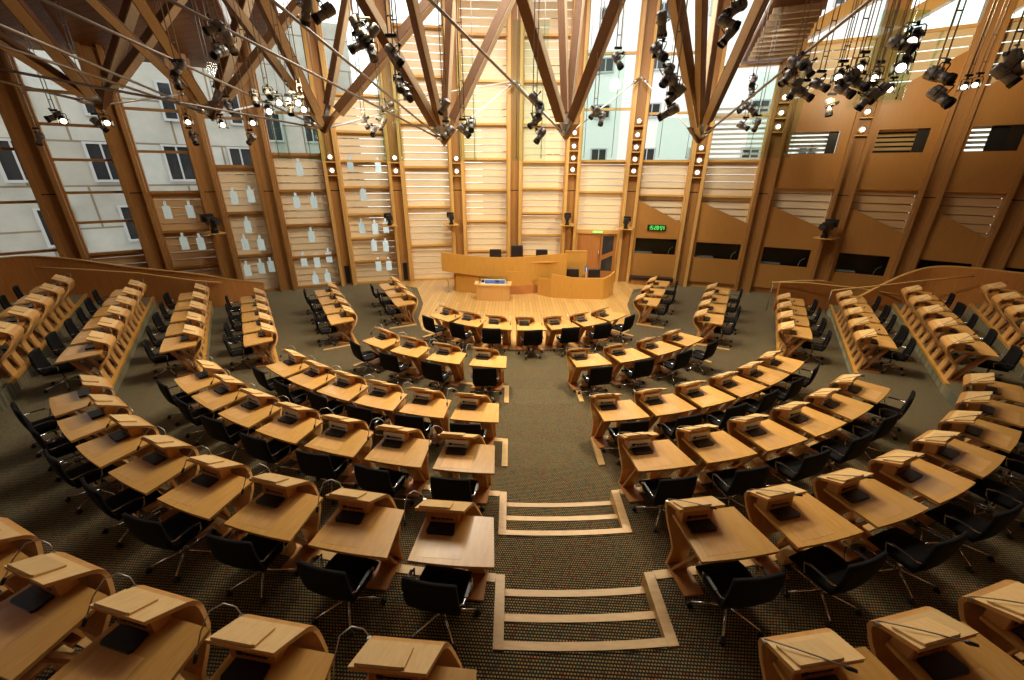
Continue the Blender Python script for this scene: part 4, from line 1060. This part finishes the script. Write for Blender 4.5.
balustrade([(10.65, 15.85, 1.16), (11.6, 15.95, 1.19), (12.5, 15.95, 1.18), (13.1, 15.9, 1.0), (13.7, 15.85, .72)], 'small oak balustrade behind the third-row side block on the right')
balustrade([(12.6, 15.0, .55), (13.2, 14.95, .85), (13.9, 14.9, 1.35), (14.6, 14.8, 1.80), (15.3, 14.6, 2.08), (16.0, 14.0, 2.16), (16.8, 13.2, 2.16), (18.4, 11.9, 2.16)], 'tall oak balustrade with rising curved top behind the right side blocks')
handrail([(10.2, 15.7, 1.22), (11.5, 15.65, 1.22), (13.2, 15.3, 1.12), (14.3, 14.6, 1.05)], 'long oak handrail before the small right balustrade, lower of the two', [((10.25, 15.7, 1.22), (10.25, 15.7, 0)), ((11.5, 15.65, 1.22), (11.5, 15.9, 1.0))])
handrail([(11.6, 14.4, 1.25), (13.0, 14.3, 1.45), (14.5, 14.0, 1.75), (15.6, 13.6, 2.0)], 'rising oak handrail along the tall right balustrade', [((11.6, 14.4, 1.25), (11.6, 14.4, .38)), ((14.5, 14.0, 1.75), (14.5, 14.7, 1.55))])
# square bench seats along the wall near the right block
e = empty('wall_bench', (8.9, 19.1, 0), -R(19)); tag(e, 'low dark upholstered bench under the first booth window', 'bench')
g = G(); g.box(-1, 1, -.2, .2, .28, .42); g.obj('bench_seat', 'leather', e); g = G(); g.box(-.95, .95, -.12, .15, 0, .28); g.obj('bench_base', 'plinth', e)
e.location = wp(14.05, -.5, 0); e.rotation_euler = (0, 0, -R(14.05))

# ------------------------------------------------------------------ buildings outside the glass
def building(name, label, org, rz, w, h, d, win, mat='white', zb=-4):
    e = empty(name, (org[0], org[1], zb), rz); tag(e, label, 'building', None)
    g = G(); g.box(-w/2, w/2, 0, d, 0, h); g.obj('facade', mat, e)
    for x0, x1, z0, z1 in win:
        g = G(); g.box(x0-.12, x1+.12, -.16, -.02, z0-.12-zb, z0-zb); g.box(x0-.12, x1+.12, -.1, -.02, z1-zb, z1+.1-zb); g.box(x0-.12, x0, -.1, -.02, z0-zb, z1-zb); g.box(x1, x1+.12, -.1, -.02, z0-zb, z1-zb); g.box((x0+x1)/2-.04, (x0+x1)/2+.04, -.08, -.02, z0-zb, z1-zb); f = g.obj('window_surround', 'stone', e)
        g = G(); g.box(x0, x1, -.04, .0, z0-zb, z1-zb); g.obj('window_pane', 'darkglass', f)
    return e
def bw(a, r): p = wp(a, r-WR); return (p.x, p.y)
wins = []
for j, z0 in enumerate((-1.5, 1.6, 4.7, 7.8)):
    for i in range(-3, 4): wins.append((i*3.1-.55+.5*(j % 2), i*3.1+.55+.5*(j % 2), z0, z0+1.7))
building('office_building', 'white rendered building with dark windows outside the far-left glazing', bw(-42, 36), R(42), 22, 18, 6, wins)
wins = [(i*2.8-.5, i*2.8+.5, z, z+1.9) for i in (-2, -1, 0, 1, 2) for z in (.5, 4, 7.5)]
building('office_building', 'pale concrete building seen through the left-hand windows', bw(-25, 47), R(25), 13, 20, 6, wins, 'white')
wins = [(i*4.1-.6, i*4.1+.6, z, z+.9) for i in range(-3, 4) for z in (6.2, 9.6, 13, 16.4)]
M['pale'] = plain('bright_render', (.86, .87, .86), .8)
building('office_building', 'pale striped building seen through the high glazing at the centre right', bw(14, 46), -R(14), 30, 24, 6, wins, 'pale')
g = G(); g.prism([(-80, -30), (80, -30), (80, 90), (-80, 90)], -4.2, -4.0); st(g.obj('ground', 'stone'))

# remove prototypes that were not placed
for o in (sp[0], sp[1]): pass
